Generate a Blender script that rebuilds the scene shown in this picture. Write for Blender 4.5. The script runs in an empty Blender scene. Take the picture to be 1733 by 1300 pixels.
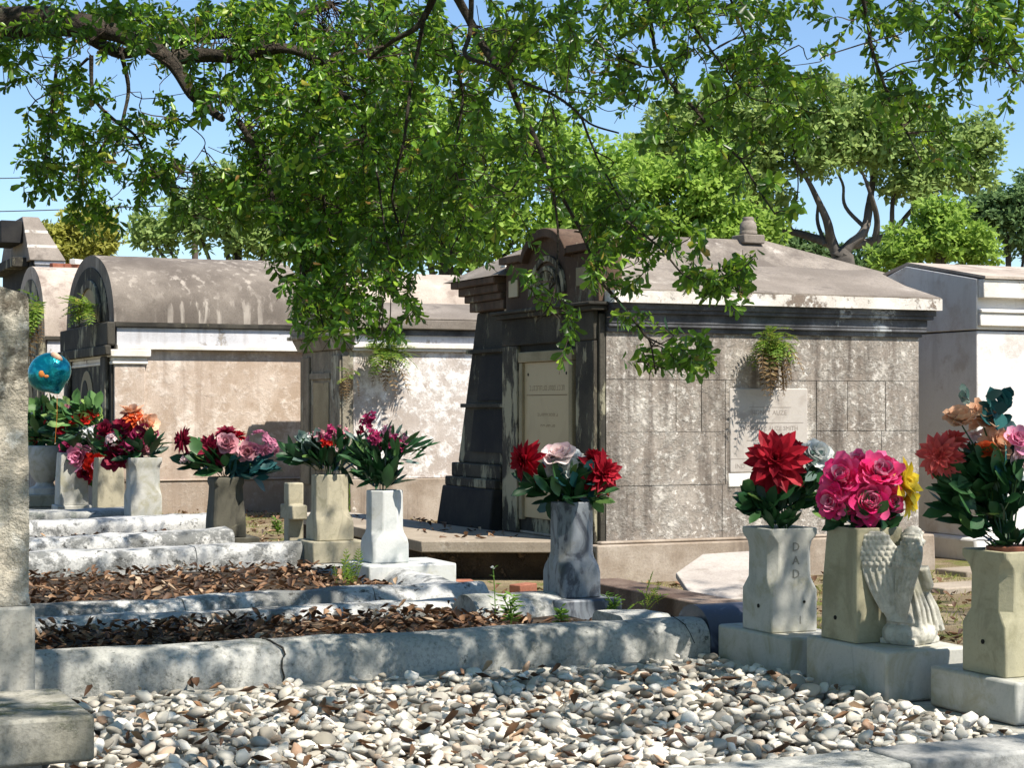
import bpy, bmesh, math, random
import numpy as np
from mathutils import Vector, Matrix, noise, Euler
R = math.radians
rnd = random.Random(7)
nr = np.random.default_rng(11)
sc = bpy.context.scene
COL = sc.collection

# ------------------------------------------------------------------ camera, sky, sun
F, CX, HY, EZ = 3100.0, 866.5, 690.0, 1.30
cam = bpy.data.cameras.new("camera")
cam.sensor_width = 36.0
cam.lens = 36.0 * F / 1733.0
cam.shift_y = (HY - 650.0) / 1733.0
cam.clip_start = 0.05
cam.clip_end = 2000
co = bpy.data.objects.new("camera", cam)
COL.objects.link(co)
co.location = (0, 0, EZ)
co.rotation_euler = (R(90), 0, 0)
sc.camera = co

TH = R(24)
c24, s24 = math.cos(TH), math.sin(TH)
SUN = Vector((0.42 * c24 + s24, 0.42 * s24 - c24, 1.6)).normalized()
EL = math.asin(SUN.z)
AZ = math.atan2(SUN.x, SUN.y)
w = bpy.data.worlds.new("World")
sc.world = w
w.use_nodes = True
nt = w.node_tree
sky = nt.nodes.new("ShaderNodeTexSky")
sky.sky_type = 'NISHITA'
sky.sun_disc = False
sky.sun_elevation = EL
sky.sun_rotation = AZ
sky.air_density = 1.0
sky.dust_density = 0.0
sky.ozone_density = 5.5
bg = nt.nodes["Background"]
bg.inputs[1].default_value = 0.10
nt.links.new(sky.outputs[0], bg.inputs[0])
sl = bpy.data.lights.new("sun", 'SUN')
sl.energy = 5.0
sl.angle = R(0.5)
sl.color = (1.0, 0.93, 0.82)
so = bpy.data.objects.new("sun", sl)
COL.objects.link(so)
so.rotation_euler = (-SUN).to_track_quat('-Z', 'Y').to_euler()
so.location = SUN * 50
sc.view_settings.view_transform = 'Standard'
sc.view_settings.look = 'None'
sc.view_settings.gamma = 1.0
sc.view_settings.exposure = 0.78

# ------------------------------------------------------------------ frames of reference
# the graves and tombs share one street grid turned 24 degrees: u runs away to the right, v away to the left
def W(u, v, z=0.0):
    return Vector((c24 * u - s24 * v, s24 * u + c24 * v, z))
def at(x, y, Y):
    return Vector(((x - CX) / F * Y, Y, EZ - (y - HY) / F * Y))
def uv(p):
    return (c24 * p[0] + s24 * p[1], -s24 * p[0] + c24 * p[1])
def onv(x, y, v):
    k = (x - CX) / F
    Y = v / (c24 - s24 * k)
    return c24 * k * Y + s24 * Y, EZ - (y - HY) / F * Y
def onu(x, y, u):
    k = (x - CX) / F
    Y = u / (s24 + c24 * k)
    return -s24 * k * Y + c24 * Y, EZ - (y - HY) / F * Y

# ------------------------------------------------------------------ object helpers
def tag(o, label=None, cat=None, group=None, kind=None):
    if label: o["label"] = label
    if cat: o["category"] = cat
    if group: o["group"] = group
    if kind: o["kind"] = kind
    return o
def thing(name, label, cat, loc=(0, 0, 0), rz=TH, group=None):
    o = bpy.data.objects.new(name, None)
    o.empty_display_size = 0.1
    COL.objects.link(o)
    o.location = loc
    o.rotation_euler = (0, 0, rz)
    return tag(o, label, cat, group)

class MB:
    def __init__(s):
        s.v = []; s.f = []
    def add(s, v, f):
        n = len(s.v)
        s.v += [tuple(p) for p in v]
        s.f += [tuple(i + n for i in q) for q in f]
        return s
    def box(s, x0, x1, y0, y1, z0, z1):
        v = [(x0, y0, z0), (x1, y0, z0), (x1, y1, z0), (x0, y1, z0), (x0, y0, z1), (x1, y0, z1), (x1, y1, z1), (x0, y1, z1)]
        return s.add(v, [(3, 2, 1, 0), (4, 5, 6, 7), (0, 1, 5, 4), (1, 2, 6, 5), (2, 3, 7, 6), (3, 0, 4, 7)])
    def taper(s, b, t):
        # b, t = (x0,x1,y0,y1,z)
        v = []
        for (x0, x1, y0, y1, z) in (b, t):
            v += [(x0, y0, z), (x1, y0, z), (x1, y1, z), (x0, y1, z)]
        return s.add(v, [(3, 2, 1, 0), (4, 5, 6, 7), (0, 1, 5, 4), (1, 2, 6, 5), (2, 3, 7, 6), (3, 0, 4, 7)])
    def prism(s, poly, axis, lo, hi):
        # poly in the two other axes (order x,y,z without axis)
        def mk(a, b, h):
            return {'x': (h, a, b), 'y': (a, h, b), 'z': (a, b, h)}[axis]
        n = len(poly)
        v = [mk(a, b, lo) for a, b in poly] + [mk(a, b, hi) for a, b in poly]
        f = [tuple(range(n - 1, -1, -1)), tuple(range(n, 2 * n))]
        for i in range(n):
            j = (i + 1) % n
            f.append((i, j, n + j, n + i))
        return s.add(v, f)
    def loft(s, rings, closed=True, cap=True):
        n = len(rings[0])
        v = [p for r in rings for p in r]
        f = []
        for k in range(len(rings) - 1):
            for i in range(n if closed else n - 1):
                j = (i + 1) % n
                f.append((k * n + i, k * n + j, (k + 1) * n + j, (k + 1) * n + i))
        if cap:
            f.append(tuple(range(n - 1, -1, -1)))
            m = (len(rings) - 1) * n
            f.append(tuple(range(m, m + n)))
        return s.add(v, f)
    def lathe(s, prof, n=24, c=(0, 0, 0), cap=True):
        rings = [[(c[0] + r * math.cos(2 * math.pi * i / n), c[1] + r * math.sin(2 * math.pi * i / n), c[2] + z) for i in range(n)] for r, z in prof]
        return s.loft(rings, True, cap)
    def tube(s, pts, rad, n=6, cap=True):
        pts = [Vector(p) for p in pts]
        rings = []
        up = Vector((0.3, 0.2, 1)).normalized()
        for i, p in enumerate(pts):
            d = (pts[min(i + 1, len(pts) - 1)] - pts[max(i - 1, 0)])
            if d.length < 1e-9: d = Vector((0, 0, 1))
            d.normalize()
            a = d.cross(up)
            if a.length < 1e-3: a = d.cross(Vector((1, 0, 0)))
            a.normalize()
            b = d.cross(a)
            r = rad[i] if hasattr(rad, '__len__') else rad
            rings.append([tuple(p + a * r * math.cos(2 * math.pi * k / n) + b * r * math.sin(2 * math.pi * k / n)) for k in range(n)])
        return s.loft(rings, True, cap)
    def blob(s, c, r, sub=2, rot=None):
        bm = bmesh.new()
        bmesh.ops.create_icosphere(bm, subdivisions=sub, radius=1)
        M = Euler(rot).to_matrix() if rot else Matrix.Identity(3)
        v = [Vector(c) + M @ Vector((p.co.x * r[0], p.co.y * r[1], p.co.z * r[2])) for p in bm.verts]
        f = [[q.index for q in fa.verts] for fa in bm.faces]
        bm.free()
        return s.add(v, f)
    def xf(s, M, start=0):
        for i in range(start, len(s.v)):
            s.v[i] = tuple(M @ Vector(s.v[i]))
        return s
    def build(s, name, mat, parent=None, loc=None, rz=None, bevel=0, smooth=None, sub=0, fix=True):
        me = bpy.data.meshes.new(name)
        me.from_pydata(s.v, [], s.f)
        if fix:
            bm = bmesh.new(); bm.from_mesh(me)
            bmesh.ops.recalc_face_normals(bm, faces=bm.faces)
            bm.to_mesh(me); bm.free()
        me.materials.append(mat)
        if smooth is not None:
            me.polygons.foreach_set('use_smooth', [True] * len(me.polygons))
            me.set_sharp_from_angle(angle=R(smooth))
        o = bpy.data.objects.new(name, me)
        COL.objects.link(o)
        if parent: o.parent = parent
        if loc is not None: o.location = loc
        if rz is not None: o.rotation_euler = (0, 0, rz)
        if bevel:
            b = o.modifiers.new('bevel', 'BEVEL'); b.width = bevel; b.segments = 2; b.limit_method = 'ANGLE'; b.angle_limit = R(35)
            me.polygons.foreach_set('use_smooth', [True] * len(me.polygons))
            me.set_sharp_from_angle(angle=R(30))
        if sub:
            m = o.modifiers.new('sub', 'SUBSURF'); m.levels = sub; m.render_levels = sub
        return o

def fast_mesh(name, V, Fc, mat, parent=None, smooth=False):
    """V (n,3) float array, Fc (m,k) int array"""
    me = bpy.data.meshes.new(name)
    V = np.asarray(V, np.float32); Fc = np.asarray(Fc, np.int32)
    m, k = Fc.shape
    me.vertices.add(len(V)); me.vertices.foreach_set('co', V.ravel())
    me.loops.add(m * k); me.loops.foreach_set('vertex_index', Fc.ravel())
    me.polygons.add(m)
    me.polygons.foreach_set('loop_start', np.arange(0, m * k, k, dtype=np.int32))
    me.polygons.foreach_set('loop_total', np.full(m, k, np.int32))
    me.update(calc_edges=True); me.validate()
    if smooth: me.polygons.foreach_set('use_smooth', [True] * len(me.polygons))
    me.materials.append(mat)
    o = bpy.data.objects.new(name, me)
    COL.objects.link(o)
    if parent: o.parent = parent
    return o

def nrm(a):
    return a / np.maximum(np.linalg.norm(a, axis=1, keepdims=True), 1e-9)

def leaves(P, D, N, L, Wd, fold=0.12, widest=0.6, droop=0.0):
    """5-vertex folded leaves: base points P, directions D, normals N -> (V,F)"""
    P = np.asarray(P, float); D = nrm(np.asarray(D, float)); N = np.asarray(N, float)
    S = nrm(np.cross(D, N)); N = np.cross(S, D)
    L = np.asarray(L, float).reshape(-1, 1); Wd = np.asarray(Wd, float).reshape(-1, 1)
    mid = P + D * L * widest - N * L * fold * 0.6
    dr = np.array([[0, 0, -1.0]]) * L * droop
    a = mid + S * Wd * 0.5 + N * L * fold
    b = mid - S * Wd * 0.5 + N * L * fold
    tip = P + D * L + dr
    n = len(P)
    V = np.stack([P, a, mid + dr * 0.3, b, tip], 1).reshape(-1, 3)
    base = np.arange(n)[:, None] * 5
    Fc = np.concatenate([base + [0, 1, 2], base + [0, 2, 3], base + [1, 4, 2], base + [2, 4, 3]], 0)
    return V, Fc

def leaves2(P, D, N, L, Wd, fold=0.10, droop=0.0, curl=0.0):
    """7-vertex obovate leaves with blunt tips"""
    P = np.asarray(P, float); D = nrm(np.asarray(D, float)); N = np.asarray(N, float)
    S = nrm(np.cross(D, N)); N = np.cross(S, D)
    L = np.asarray(L, float).reshape(-1, 1); Wd = np.asarray(Wd, float).reshape(-1, 1)
    dr = np.array([[0, 0, -1.0]]) * L * droop + N * L * curl
    mid = P + D * L * .55 - N * L * fold * .5
    pt = lambda t, w_, up: P + D * L * t + S * Wd * w_ + N * L * up + dr * t * t
    tip = P + D * L + dr
    V = np.stack([P, pt(.42, .36, fold * .8), pt(.80, .47, fold), tip, pt(.80, -.47, fold), pt(.42, -.36, fold * .8), mid], 1).reshape(-1, 3)
    b = np.arange(len(P))[:, None] * 7
    return V, np.concatenate([b + list(t) for t in [(0, 1, 6), (1, 2, 6), (2, 3, 6), (3, 4, 6), (4, 5, 6), (5, 0, 6)]], 0)

# ------------------------------------------------------------------ materials
class NG:
    def __init__(s, name):
        s.m = bpy.data.materials.new(name); s.m.use_nodes = True
        s.t = s.m.node_tree; s.n = s.t.nodes
        s.b = s.n['Principled BSDF']
        s.geo = s.n.new('ShaderNodeNewGeometry')
    def lk(s, a, b): s.t.links.new(a, b)
    def pos(s, scale=(1, 1, 1)):
        m = s.n.new('ShaderNodeMapping'); s.lk(s.geo.outputs['Position'], m.inputs[0]); m.inputs['Scale'].default_value = scale
        return m.outputs[0]
    def noise(s, scale, detail=5, rough=.6, dist=0, vec=None):
        t = s.n.new('ShaderNodeTexNoise'); t.inputs['Scale'].default_value = scale; t.inputs['Detail'].default_value = detail
        t.inputs['Roughness'].default_value = rough; t.inputs['Distortion'].default_value = dist
        s.lk(vec if vec is not None else s.geo.outputs['Position'], t.inputs['Vector'])
        return t.outputs[0]
    def step(s, val, lo, hi):
        m = s.n.new('ShaderNodeMapRange'); m.inputs[1].default_value = lo; m.inputs[2].default_value = hi
        m.interpolation_type = 'SMOOTHSTEP'
        s.lk(val, m.inputs[0]); return m.outputs[0]
    def mul(s, a, b, op='MULTIPLY'):
        m = s.n.new('ShaderNodeMath'); m.operation = op
        for i, x in enumerate((a, b)):
            if isinstance(x, (int, float)): m.inputs[i].default_value = x
            else: s.lk(x, m.inputs[i])
        return m.outputs[0]
    def mix(s, fac, a, b):
        m = s.n.new('ShaderNodeMix'); m.data_type = 'RGBA'
        if isinstance(fac, (int, float)): m.inputs[0].default_value = fac
        else: s.lk(fac, m.inputs[0])
        for i, x in ((6, a), (7, b)):
            if isinstance(x, tuple): m.inputs[i].default_value = (*x, 1)
            else: s.lk(x, m.inputs[i])
        return m.outputs[2]
    def ramp(s, val, stops, interp='LINEAR'):
        r = s.n.new('ShaderNodeValToRGB'); r.color_ramp.interpolation = interp
        e = r.color_ramp.elements
        while len(e) < len(stops): e.new(0.5)
        for el, (p, c) in zip(e, stops): el.position = p; el.color = (*c, 1)
        s.lk(val, r.inputs[0]); return r.outputs[0]
    def bump(s, h, strength=.5, dist=.01):
        b = s.n.new('ShaderNodeBump'); b.inputs['Strength'].default_value = strength; b.inputs['Distance'].default_value = dist
        s.lk(h, b.inputs['Height']); s.lk(b.outputs[0], s.b.inputs['Normal'])
    def done(s, col, rough=.85, spec=.3):
        if isinstance(col, tuple): s.b.inputs['Base Color'].default_value = (*col, 1)
        else: s.lk(col, s.b.inputs['Base Color'])
        s.b.inputs['Roughness'].default_value = rough
        s.b.inputs['Specular IOR Level'].default_value = spec
        return s.m

def stone(name, c1, c2, big=1.5, patch=None, streak=None, patch2=None, speck=.25, bump=.5, rough=.9, bd=.012, pz=1.0, floor=None):
    """weathered masonry: two base tones, peeling patches, rain streaks, lichen, fine grain"""
    g = NG(name)
    col = g.mix(g.step(g.noise(big, 6, .62), .35, .68), c1, c2)
    grain = g.noise(60, 4, .7)
    if speck:
        col = g.mix(g.mul(g.step(grain, .42, .72), speck), col, tuple(x * .35 for x in c1))
    h = grain
    if patch:
        pc, sc_, lo, hi = patch
        n = g.noise(sc_, 10, .74, .12, g.pos((1, 1, pz)))
        mod = g.noise(sc_ * .22, 3, .5)
        v = g.mul(n, g.mul(g.mul(mod, .5), .25, 'SUBTRACT'), 'ADD')
        mk = g.step(v, lo, hi)
        col = g.mix(mk, col, pc)
        h = g.mul(g.mul(grain, .5), g.mul(mk, .8), 'ADD')
    if patch2:
        pc, sc_, lo, hi = patch2
        col = g.mix(g.step(g.noise(sc_, 9, .70, .2), lo, hi), col, pc)
    if streak:
        scol, lo, hi, amt = streak
        n = g.noise(1.0, 5, .6, .2, g.pos((9, 9, .7)))
        n2 = g.noise(.9, 4, .6)
        col = g.mix(g.mul(g.mul(g.step(n, lo, hi), g.step(n2, .35, .6)), amt), col, scol)
    if floor:
        fc, z0, z1, amt = floor
        sp = g.n.new('ShaderNodeSeparateXYZ'); g.lk(g.geo.outputs['Position'], sp.inputs[0])
        zz = g.mul(sp.outputs[2], g.mul(g.noise(3, 6, .6), .6), 'ADD')
        col = g.mix(g.mul(g.step(zz, z1 + .3, z0 + .3), amt), col, fc)
    g.bump(h, bump, bd)
    return g.done(col, rough)

M = {}
M['plaster_grey'] = stone('weathered_grey_plaster', (.275, .235, .20), (.42, .375, .33), 2.6, ((.60, .56, .505), 13, .43, .68), ((.10, .08, .066), .38, .7, .85), patch2=((.74, .70, .645), 22, .55, .63), speck=.45, bump=1.0)
M['plaster_plinth'] = stone('plinth_plaster', (.27, .215, .165), (.42, .36, .30), 3, ((.70, .65, .57), 6, .62, .70), ((.12, .09, .07), .45, .7, .7), speck=.3)
M['plaster_pink'] = stone('pink_brown_plaster', (.42, .325, .25), (.60, .50, .42), 1.8, ((.72, .635, .56), 7, .46, .70), ((.28, .205, .155), .42, .75, .55), patch2=((.34, .25, .185), 5.0, .56, .74), speck=.3, floor=((.21, .165, .13), .30, .75, .6))
M['plaster_white'] = stone('flaking_white_plaster', (.42, .365, .325), (.58, .525, .485), 2.4, ((.84, .82, .80), 7, .43, .64), ((.30, .25, .21), .45, .8, .4), patch2=((.40, .34, .30), 12, .56, .70), speck=.25)
M['ledge_white'] = stone('ledge_whitewash', (.66, .62, .56), (.80, .77, .72), 3, ((.32, .27, .23), 5, .60, .68), None, speck=.2)
M['frieze_blue'] = stone('frieze_limewash', (.50, .50, .52), (.66, .66, .68), 2.5, ((.30, .27, .24), 3.2, .58, .66), ((.2, .17, .15), .5, .75, .5), speck=.2)
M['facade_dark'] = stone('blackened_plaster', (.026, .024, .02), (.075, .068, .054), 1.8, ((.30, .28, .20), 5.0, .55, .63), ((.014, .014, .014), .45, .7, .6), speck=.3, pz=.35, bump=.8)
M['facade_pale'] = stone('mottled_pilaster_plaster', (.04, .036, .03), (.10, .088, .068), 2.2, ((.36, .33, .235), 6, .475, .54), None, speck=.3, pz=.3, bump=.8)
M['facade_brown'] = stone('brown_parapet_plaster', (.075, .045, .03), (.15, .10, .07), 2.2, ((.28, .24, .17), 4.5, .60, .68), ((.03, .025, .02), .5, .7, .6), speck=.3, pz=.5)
M['front_pale'] = stone('grey_beige_front_plaster', (.20, .175, .135), (.33, .295, .23), 2.4, ((.44, .41, .32), 6, .54, .64), ((.07, .06, .05), .46, .68, .8), patch2=((.10, .085, .065), 5, .56, .68), speck=.35, pz=.4, bump=.8)
M['black_panel'] = stone('near_black_panel', (.012, .013, .016), (.035, .033, .03), 2, ((.14, .13, .10), 6, .68, .74), None, speck=.3, pz=.4)
M['cornice_dark'] = stone('mould_black_cornice', (.05, .05, .055), (.16, .165, .18), 2.6, ((.40, .42, .44), 4, .60, .70), None, speck=.35)
M['fascia'] = stone('peeling_fascia', (.58, .54, .49), (.80, .77, .73), 4, ((.20, .16, .13), 5.5, .54, .61), None, patch2=((.35, .30, .26), 9, .58, .66), speck=.25)
M['roof'] = stone('grey_brown_roof_render', (.185, .158, .132), (.29, .252, .215), 1.3, ((.40, .36, .315), 3, .55, .75), None, patch2=((.11, .093, .078), 2.6, .52, .72), speck=.4)
M['roof_pale'] = stone('pale_roof_render', (.36, .30, .25), (.49, .425, .36), 1.6, ((.25, .20, .165), 2.8, .52, .68), None, patch2=((.60, .54, .48), 3.2, .60, .7), speck=.3)
M['roof_mid'] = stone('stained_roof_render', (.19, .165, .14), (.30, .262, .225), 1.3, ((.13, .11, .095), 2.4, .50, .70), None, patch2=((.44, .40, .355), 3.4, .58, .72), speck=.4)
M['vault'] = stone('sooty_vault_render', (.125, .105, .088), (.22, .19, .16), 1.6, ((.30, .26, .225), 2.5, .55, .70), ((.48, .43, .37), .52, .64, .6), patch2=((.08, .068, .058), 3, .58, .74), speck=.35)
M['paint'] = stone('white_painted_render', (.62, .60, .58), (.72, .70, .68), 1.2, ((.52, .47, .43), 3.5, .52, .72), ((.42, .39, .37), .46, .8, .5), speck=.1, bump=.3)
M['marble_dull'] = stone('dull_marble', (.36, .32, .29), (.47, .43, .39), 3, ((.28, .24, .21), 5, .55, .68), None, speck=.3, bump=.3)  # dull grey pink marble of the fallen tablet
M['coping'] = stone('old_cement_coping', (.30, .305, .285), (.50, .495, .465), 2.4, ((.15, .165, .15), 5, .525, .66), None, patch2=((.09, .095, .085), 13, .60, .68), speck=.5, bump=.7)
M['coping_white'] = stone('limewashed_coping', (.40, .405, .40), (.62, .62, .60), 2.2, ((.17, .175, .17), 6, .49, .62), None, patch2=((.07, .07, .065), 10, .58, .66), speck=.5, bump=.8)
M['slab'] = stone('cement_slab', (.27, .225, .175), (.38, .325, .26), 1.6, ((.48, .43, .36), 2.5, .56, .70), None, patch2=((.19, .155, .12), 3, .58, .72), speck=.35, bump=.4)
M['brown_kerb'] = stone('brown_kerb', (.10, .065, .05), (.26, .20, .16), 2.5, None, None, speck=.3)
M['brick'] = stone('old_red_brick', (.22, .075, .045), (.33, .14, .09), 6, ((.45, .36, .28), 9, .62, .70), None, speck=.3)
M['soil'] = stone('dark_soil', (.045, .032, .022), (.10, .07, .045), 4, ((.16, .11, .07), 9, .56, .62), None, speck=.4, bump=1, bd=.03)
M['granite'] = stone('rough_granite', (.40, .36, .29), (.56, .52, .435), 2.6, ((.19, .155, .11), 5.5, .55, .70), None, patch2=((.64, .61, .54), 9, .54, .66), speck=.5, bump=1.0, bd=.03)
M['granite_cut'] = stone('sawn_granite', (.36, .345, .30), (.48, .465, .42), 3, ((.26, .25, .21), 4, .60, .75), None, speck=.45, bump=.3)
M['mossy'] = stone('mossy_ledge', (.20, .19, .15), (.36, .345, .30), 3.0, ((.085, .10, .05), 5, .53, .66), None, speck=.5, bump=.5)
M['ledge_top'] = stone('weathered_ledge', (.27, .27, .265), (.40, .40, .385), 3, ((.16, .16, .15), 4, .55, .72), None, speck=.45)

def marble(name, base, dark, scale=3, amt=.6, stain=None, rough=.55, grainamt=.12, thr=(.50, .66)):
    g = NG(name)
    n = g.noise(scale, 7, .62, 2.2, g.pos((1, 1, .55)))
    col = g.mix(g.mul(g.step(n, *thr), amt), base, dark)
    gr = g.noise(80, 3, .7)
    col = g.mix(g.mul(g.step(gr, .5, .75), grainamt), col, tuple(x * .4 for x in base))
    if stain:
        sc_, lo, hi, c = stain
        col = g.mix(g.step(g.noise(sc_, 6, .65, .6), lo, hi), col, c)
    g.bump(g.noise(35, 5, .7), .3, .006)
    return g.done(col, rough, .4)
M['marble'] = marble('white_marble', (.45, .445, .405), (.26, .27, .24), 3, .6, (5, .47, .70, (.31, .295, .21)), .7, .25)
M['marble_bright'] = marble('clean_white_marble', (.52, .53, .515), (.36, .39, .38), 4, .65, (5, .54, .75, (.38, .37, .29)), .6, .2)
M['marble_grey'] = marble('blue_grey_veined_marble', (.20, .22, .245), (.045, .05, .065), 5.5, .95, (3, .56, .75, (.12, .115, .09)), .5, .25, (.45, .60))
M['marble_dark'] = marble('dark_blue_marble', (.055, .06, .085), (.20, .22, .27), 5, .7, None, .4)
M['marble_olive'] = marble('yellowed_marble', (.37, .345, .235), (.22, .20, .13), 3, .6, (6, .48, .70, (.24, .225, .14)), .75, .25)
M['limestone'] = marble('sandy_limestone', (.38, .345, .25), (.22, .20, .145), 5, .6, (9, .55, .66, (.28, .26, .18)), .85, .35)
M['dark_stone'] = marble('dark_weathered_stone', (.085, .08, .06), (.04, .038, .03), 4, .7, (8, .6, .7, (.15, .14, .10)), .85, .3)
M['statue'] = stone('weathered_statue_stone', (.46, .445, .385), (.60, .585, .52), 6, ((.33, .32, .25), 11, .52, .72), None, patch2=((.33, .37, .36), 7, .58, .72), speck=.35, bump=.6, bd=.005)
M['tablet'] = marble('cream_tablet_marble', (.44, .345, .20), (.37, .285, .165), 2, .5, None, .5, .06)
M['tablet_frame'] = stone('tablet_frame_plaster', (.28, .235, .15), (.36, .305, .20), 4, ((.14, .12, .08), 5, .60, .72), None, speck=.25)
M['plaque'] = marble('grey_white_plaque', (.44, .405, .37), (.31, .275, .245), 4, .8, (6, .48, .68, (.375, .335, .30)), .75)
M['engrave'] = NG('engraved_line').done((.20, .15, .085), .9)
M['engrave_grey'] = NG('engraved_grey_line').done((.29, .255, .23), .9)
M['engrave_dad'] = NG('engraved_vase_letter').done((.235, .23, .20), .9)
M['hole'] = NG('dark_hole').done((.012, .011, .01), .95)
M['crack'] = NG('crack_shadow').done((.03, .028, .025), .95)
M['bark'] = stone('oak_bark', (.04, .032, .025), (.11, .09, .07), 7, ((.24, .23, .17), 7, .56, .68), None, patch2=((.02, .017, .014), 22, .5, .62), speck=.6, bump=1, bd=.05)
M['twig'] = NG('twig_bark').done((.055, .04, .032), .9)
M['bark_far'] = stone('far_oak_bark', (.05, .045, .04), (.16, .14, .12), 1.4, None, None, speck=.3)
M['wire'] = NG('wire').done((.05, .055, .07), .6)
M['pole'] = NG('pole_wood').done((.10, .075, .06), .9)

def leafmat(name, stops, trans=.35, rough=.5, spec=.35, island=True, nscale=1.2, tcol=None):
    g = NG(name)
    v = g.geo.outputs['Random Per Island']
    col = g.ramp(v, stops)
    n = g.noise(nscale, 3, .5)
    hs = g.n.new('ShaderNodeHueSaturation')
    g.lk(col, hs.inputs['Color'])
    g.lk(g.mul(g.mul(n, .9), .55, 'ADD'), hs.inputs['Value'])
    col = hs.outputs[0]
    m = g.done(col, rough, spec)
    if trans:
        tr = g.n.new('ShaderNodeBsdfTranslucent')
        if tcol: g.lk(g.mix(.55, col, tcol), tr.inputs[0])
        else: g.lk(col, tr.inputs[0])
        mx = g.n.new('ShaderNodeMixShader'); mx.inputs[0].default_value = trans
        out = g.n['Material Output']
        g.lk(g.b.outputs[0], mx.inputs[1]); g.lk(tr.outputs[0], mx.inputs[2]); g.lk(mx.outputs[0], out.inputs[0])
    return m
M['oakleaf'] = leafmat('oak_leaf', [(0, (.010, .034, .008)), (.42, (.028, .085, .014)), (.68, (.10, .235, .025)), (.92, (.27, .46, .045)), (.975, (.44, .50, .06)), (.988, (.36, .24, .06)), (1, (.26, .12, .05))], .42, .36, .5, tcol=(.42, .70, .06))  # wide dark to bright ramp also carries lit and shaded leaf contrast
M['fargreen'] = leafmat('far_oak_leaf', [(0, (.15, .23, .07)), (.6, (.27, .38, .12)), (1, (.38, .48, .18))], .5, .6, .2, nscale=.5, tcol=(.48, .62, .2))
M['farbright'] = leafmat('far_bright_leaf', [(0, (.14, .24, .045)), (.6, (.25, .39, .065)), (1, (.38, .52, .12))], .5, .6, .2, nscale=.5, tcol=(.46, .66, .12))
M['farolive'] = leafmat('far_olive_leaf', [(0, (.26, .28, .06)), (.6, (.42, .43, .09)), (1, (.55, .54, .15))], .5, .6, .2, nscale=.5, tcol=(.6, .6, .15))
M['fardark'] = leafmat('far_dark_leaf', [(0, (.09, .16, .06)), (.6, (.16, .26, .10)), (1, (.24, .36, .15))], .45, .6, .2, nscale=.5)
M['fern'] = leafmat('fern_frond', [(0, (.10, .19, .02)), (.7, (.20, .32, .04)), (1, (.38, .36, .08))], .35, .5, .3)
M['deadfrond'] = leafmat('dead_frond', [(0, (.10, .06, .03)), (.6, (.20, .13, .06)), (1, (.30, .22, .11))], .2, .8, .2)
M['weed'] = leafmat('weed_leaf', [(0, (.08, .18, .03)), (1, (.20, .34, .05))], .35, .5, .3)
M['grass'] = leafmat('dry_grass_blade', [(0, (.12, .16, .03)), (.6, (.24, .26, .06)), (1, (.42, .36, .16))], .3, .7, .2)
M['litter'] = leafmat('dead_oak_leaf', [(0, (.04, .02, .012)), (.4, (.11, .055, .028)), (.75, (.23, .125, .065)), (.93, (.38, .25, .15)), (1, (.50, .40, .29))], .12, .6, .4)
M['silkleaf'] = leafmat('silk_leaf', [(0, (.010, .045, .016)), (.6, (.026, .09, .030)), (.9, (.06, .15, .045)), (1, (.12, .20, .05))], .2, .42, .4)
M['silkleaf_teal'] = leafmat('teal_silk_leaf', [(0, (.012, .06, .065)), (1, (.03, .14, .14))], .15, .5, .3)
M['silkleaf_light'] = leafmat('pale_silk_leaf', [(0, (.05, .14, .05)), (.6, (.13, .26, .07)), (1, (.32, .45, .12))], .3, .5, .3)
M['silkleaf_grey'] = leafmat('grey_silk_leaf', [(0, (.06, .11, .09)), (1, (.20, .27, .25))], .2, .5, .3)
M['pebble'] = None
g = NG('white_river_pebble')
col = g.ramp(g.geo.outputs['Random Per Island'], [(0, (.22, .20, .16)), (.15, (.40, .37, .32)), (.40, (.58, .54, .46)), (.65, (.68, .64, .56)), (.85, (.77, .745, .69)), (.94, (.54, .42, .31)), (1, (.30, .17, .10))])
col = g.mix(g.mul(g.step(g.noise(22, 5, .65), .45, .75), .45), col, (.36, .31, .26))
g.bump(g.noise(70, 4, .7), .3, .004)
M['pebble'] = g.done(col, .75, .35)

def petalmat(name, c, c2=None, trans=.3):
    return leafmat(name, [(0, c), (.5, tuple((a + b) / 2 for a, b in zip(c, c2 or c))), (1, c2 or tuple(min(1, x * 1.35) for x in c))], trans, .6, .25, nscale=14)
PET = {
    'red': petalmat('deep_red_petal', (.30, .006, .02), (.46, .012, .03)),
    'bright_red': petalmat('bright_red_petal', (.55, .012, .012), (.75, .04, .02)),
    'maroon': petalmat('maroon_petal', (.17, .006, .025), (.30, .015, .05)),
    'pink': petalmat('hot_pink_petal', (.80, .02, .19), (.90, .15, .36)),
    'pinkpale': petalmat('pale_pink_petal', (.74, .25, .42), (.82, .40, .55)),
    'white': petalmat('white_petal', (.70, .72, .70), (.82, .82, .80)),
    'blush': petalmat('blush_white_petal', (.74, .52, .54), (.84, .72, .70)),
    'yellow': petalmat('yellow_petal', (.80, .55, .02), (.86, .70, .06)),
    'peach': petalmat('peach_petal', (.78, .45, .28), (.86, .58, .40)),
    'coral': petalmat('coral_petal', (.62, .07, .07), (.74, .16, .14)),
    'orange': petalmat('orange_petal', (.78, .09, .02), (.85, .20, .05)),
    'mauve': petalmat('mauve_petal', (.42, .12, .22), (.58, .27, .38)),
    'magenta': petalmat('magenta_petal', (.30, .015, .09), (.50, .06, .18)),
    'oldrose': petalmat('old_rose_petal', (.52, .20, .25), (.66, .36, .40)),
}
g = NG('teal_foil')
fc = g.mix(g.step(g.noise(5, 5, .6, 1.2), .45, .6), (.0, .16, .22), (.01, .36, .40))
g.bump(g.noise(14, 3, .6), .5, .02)
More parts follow.
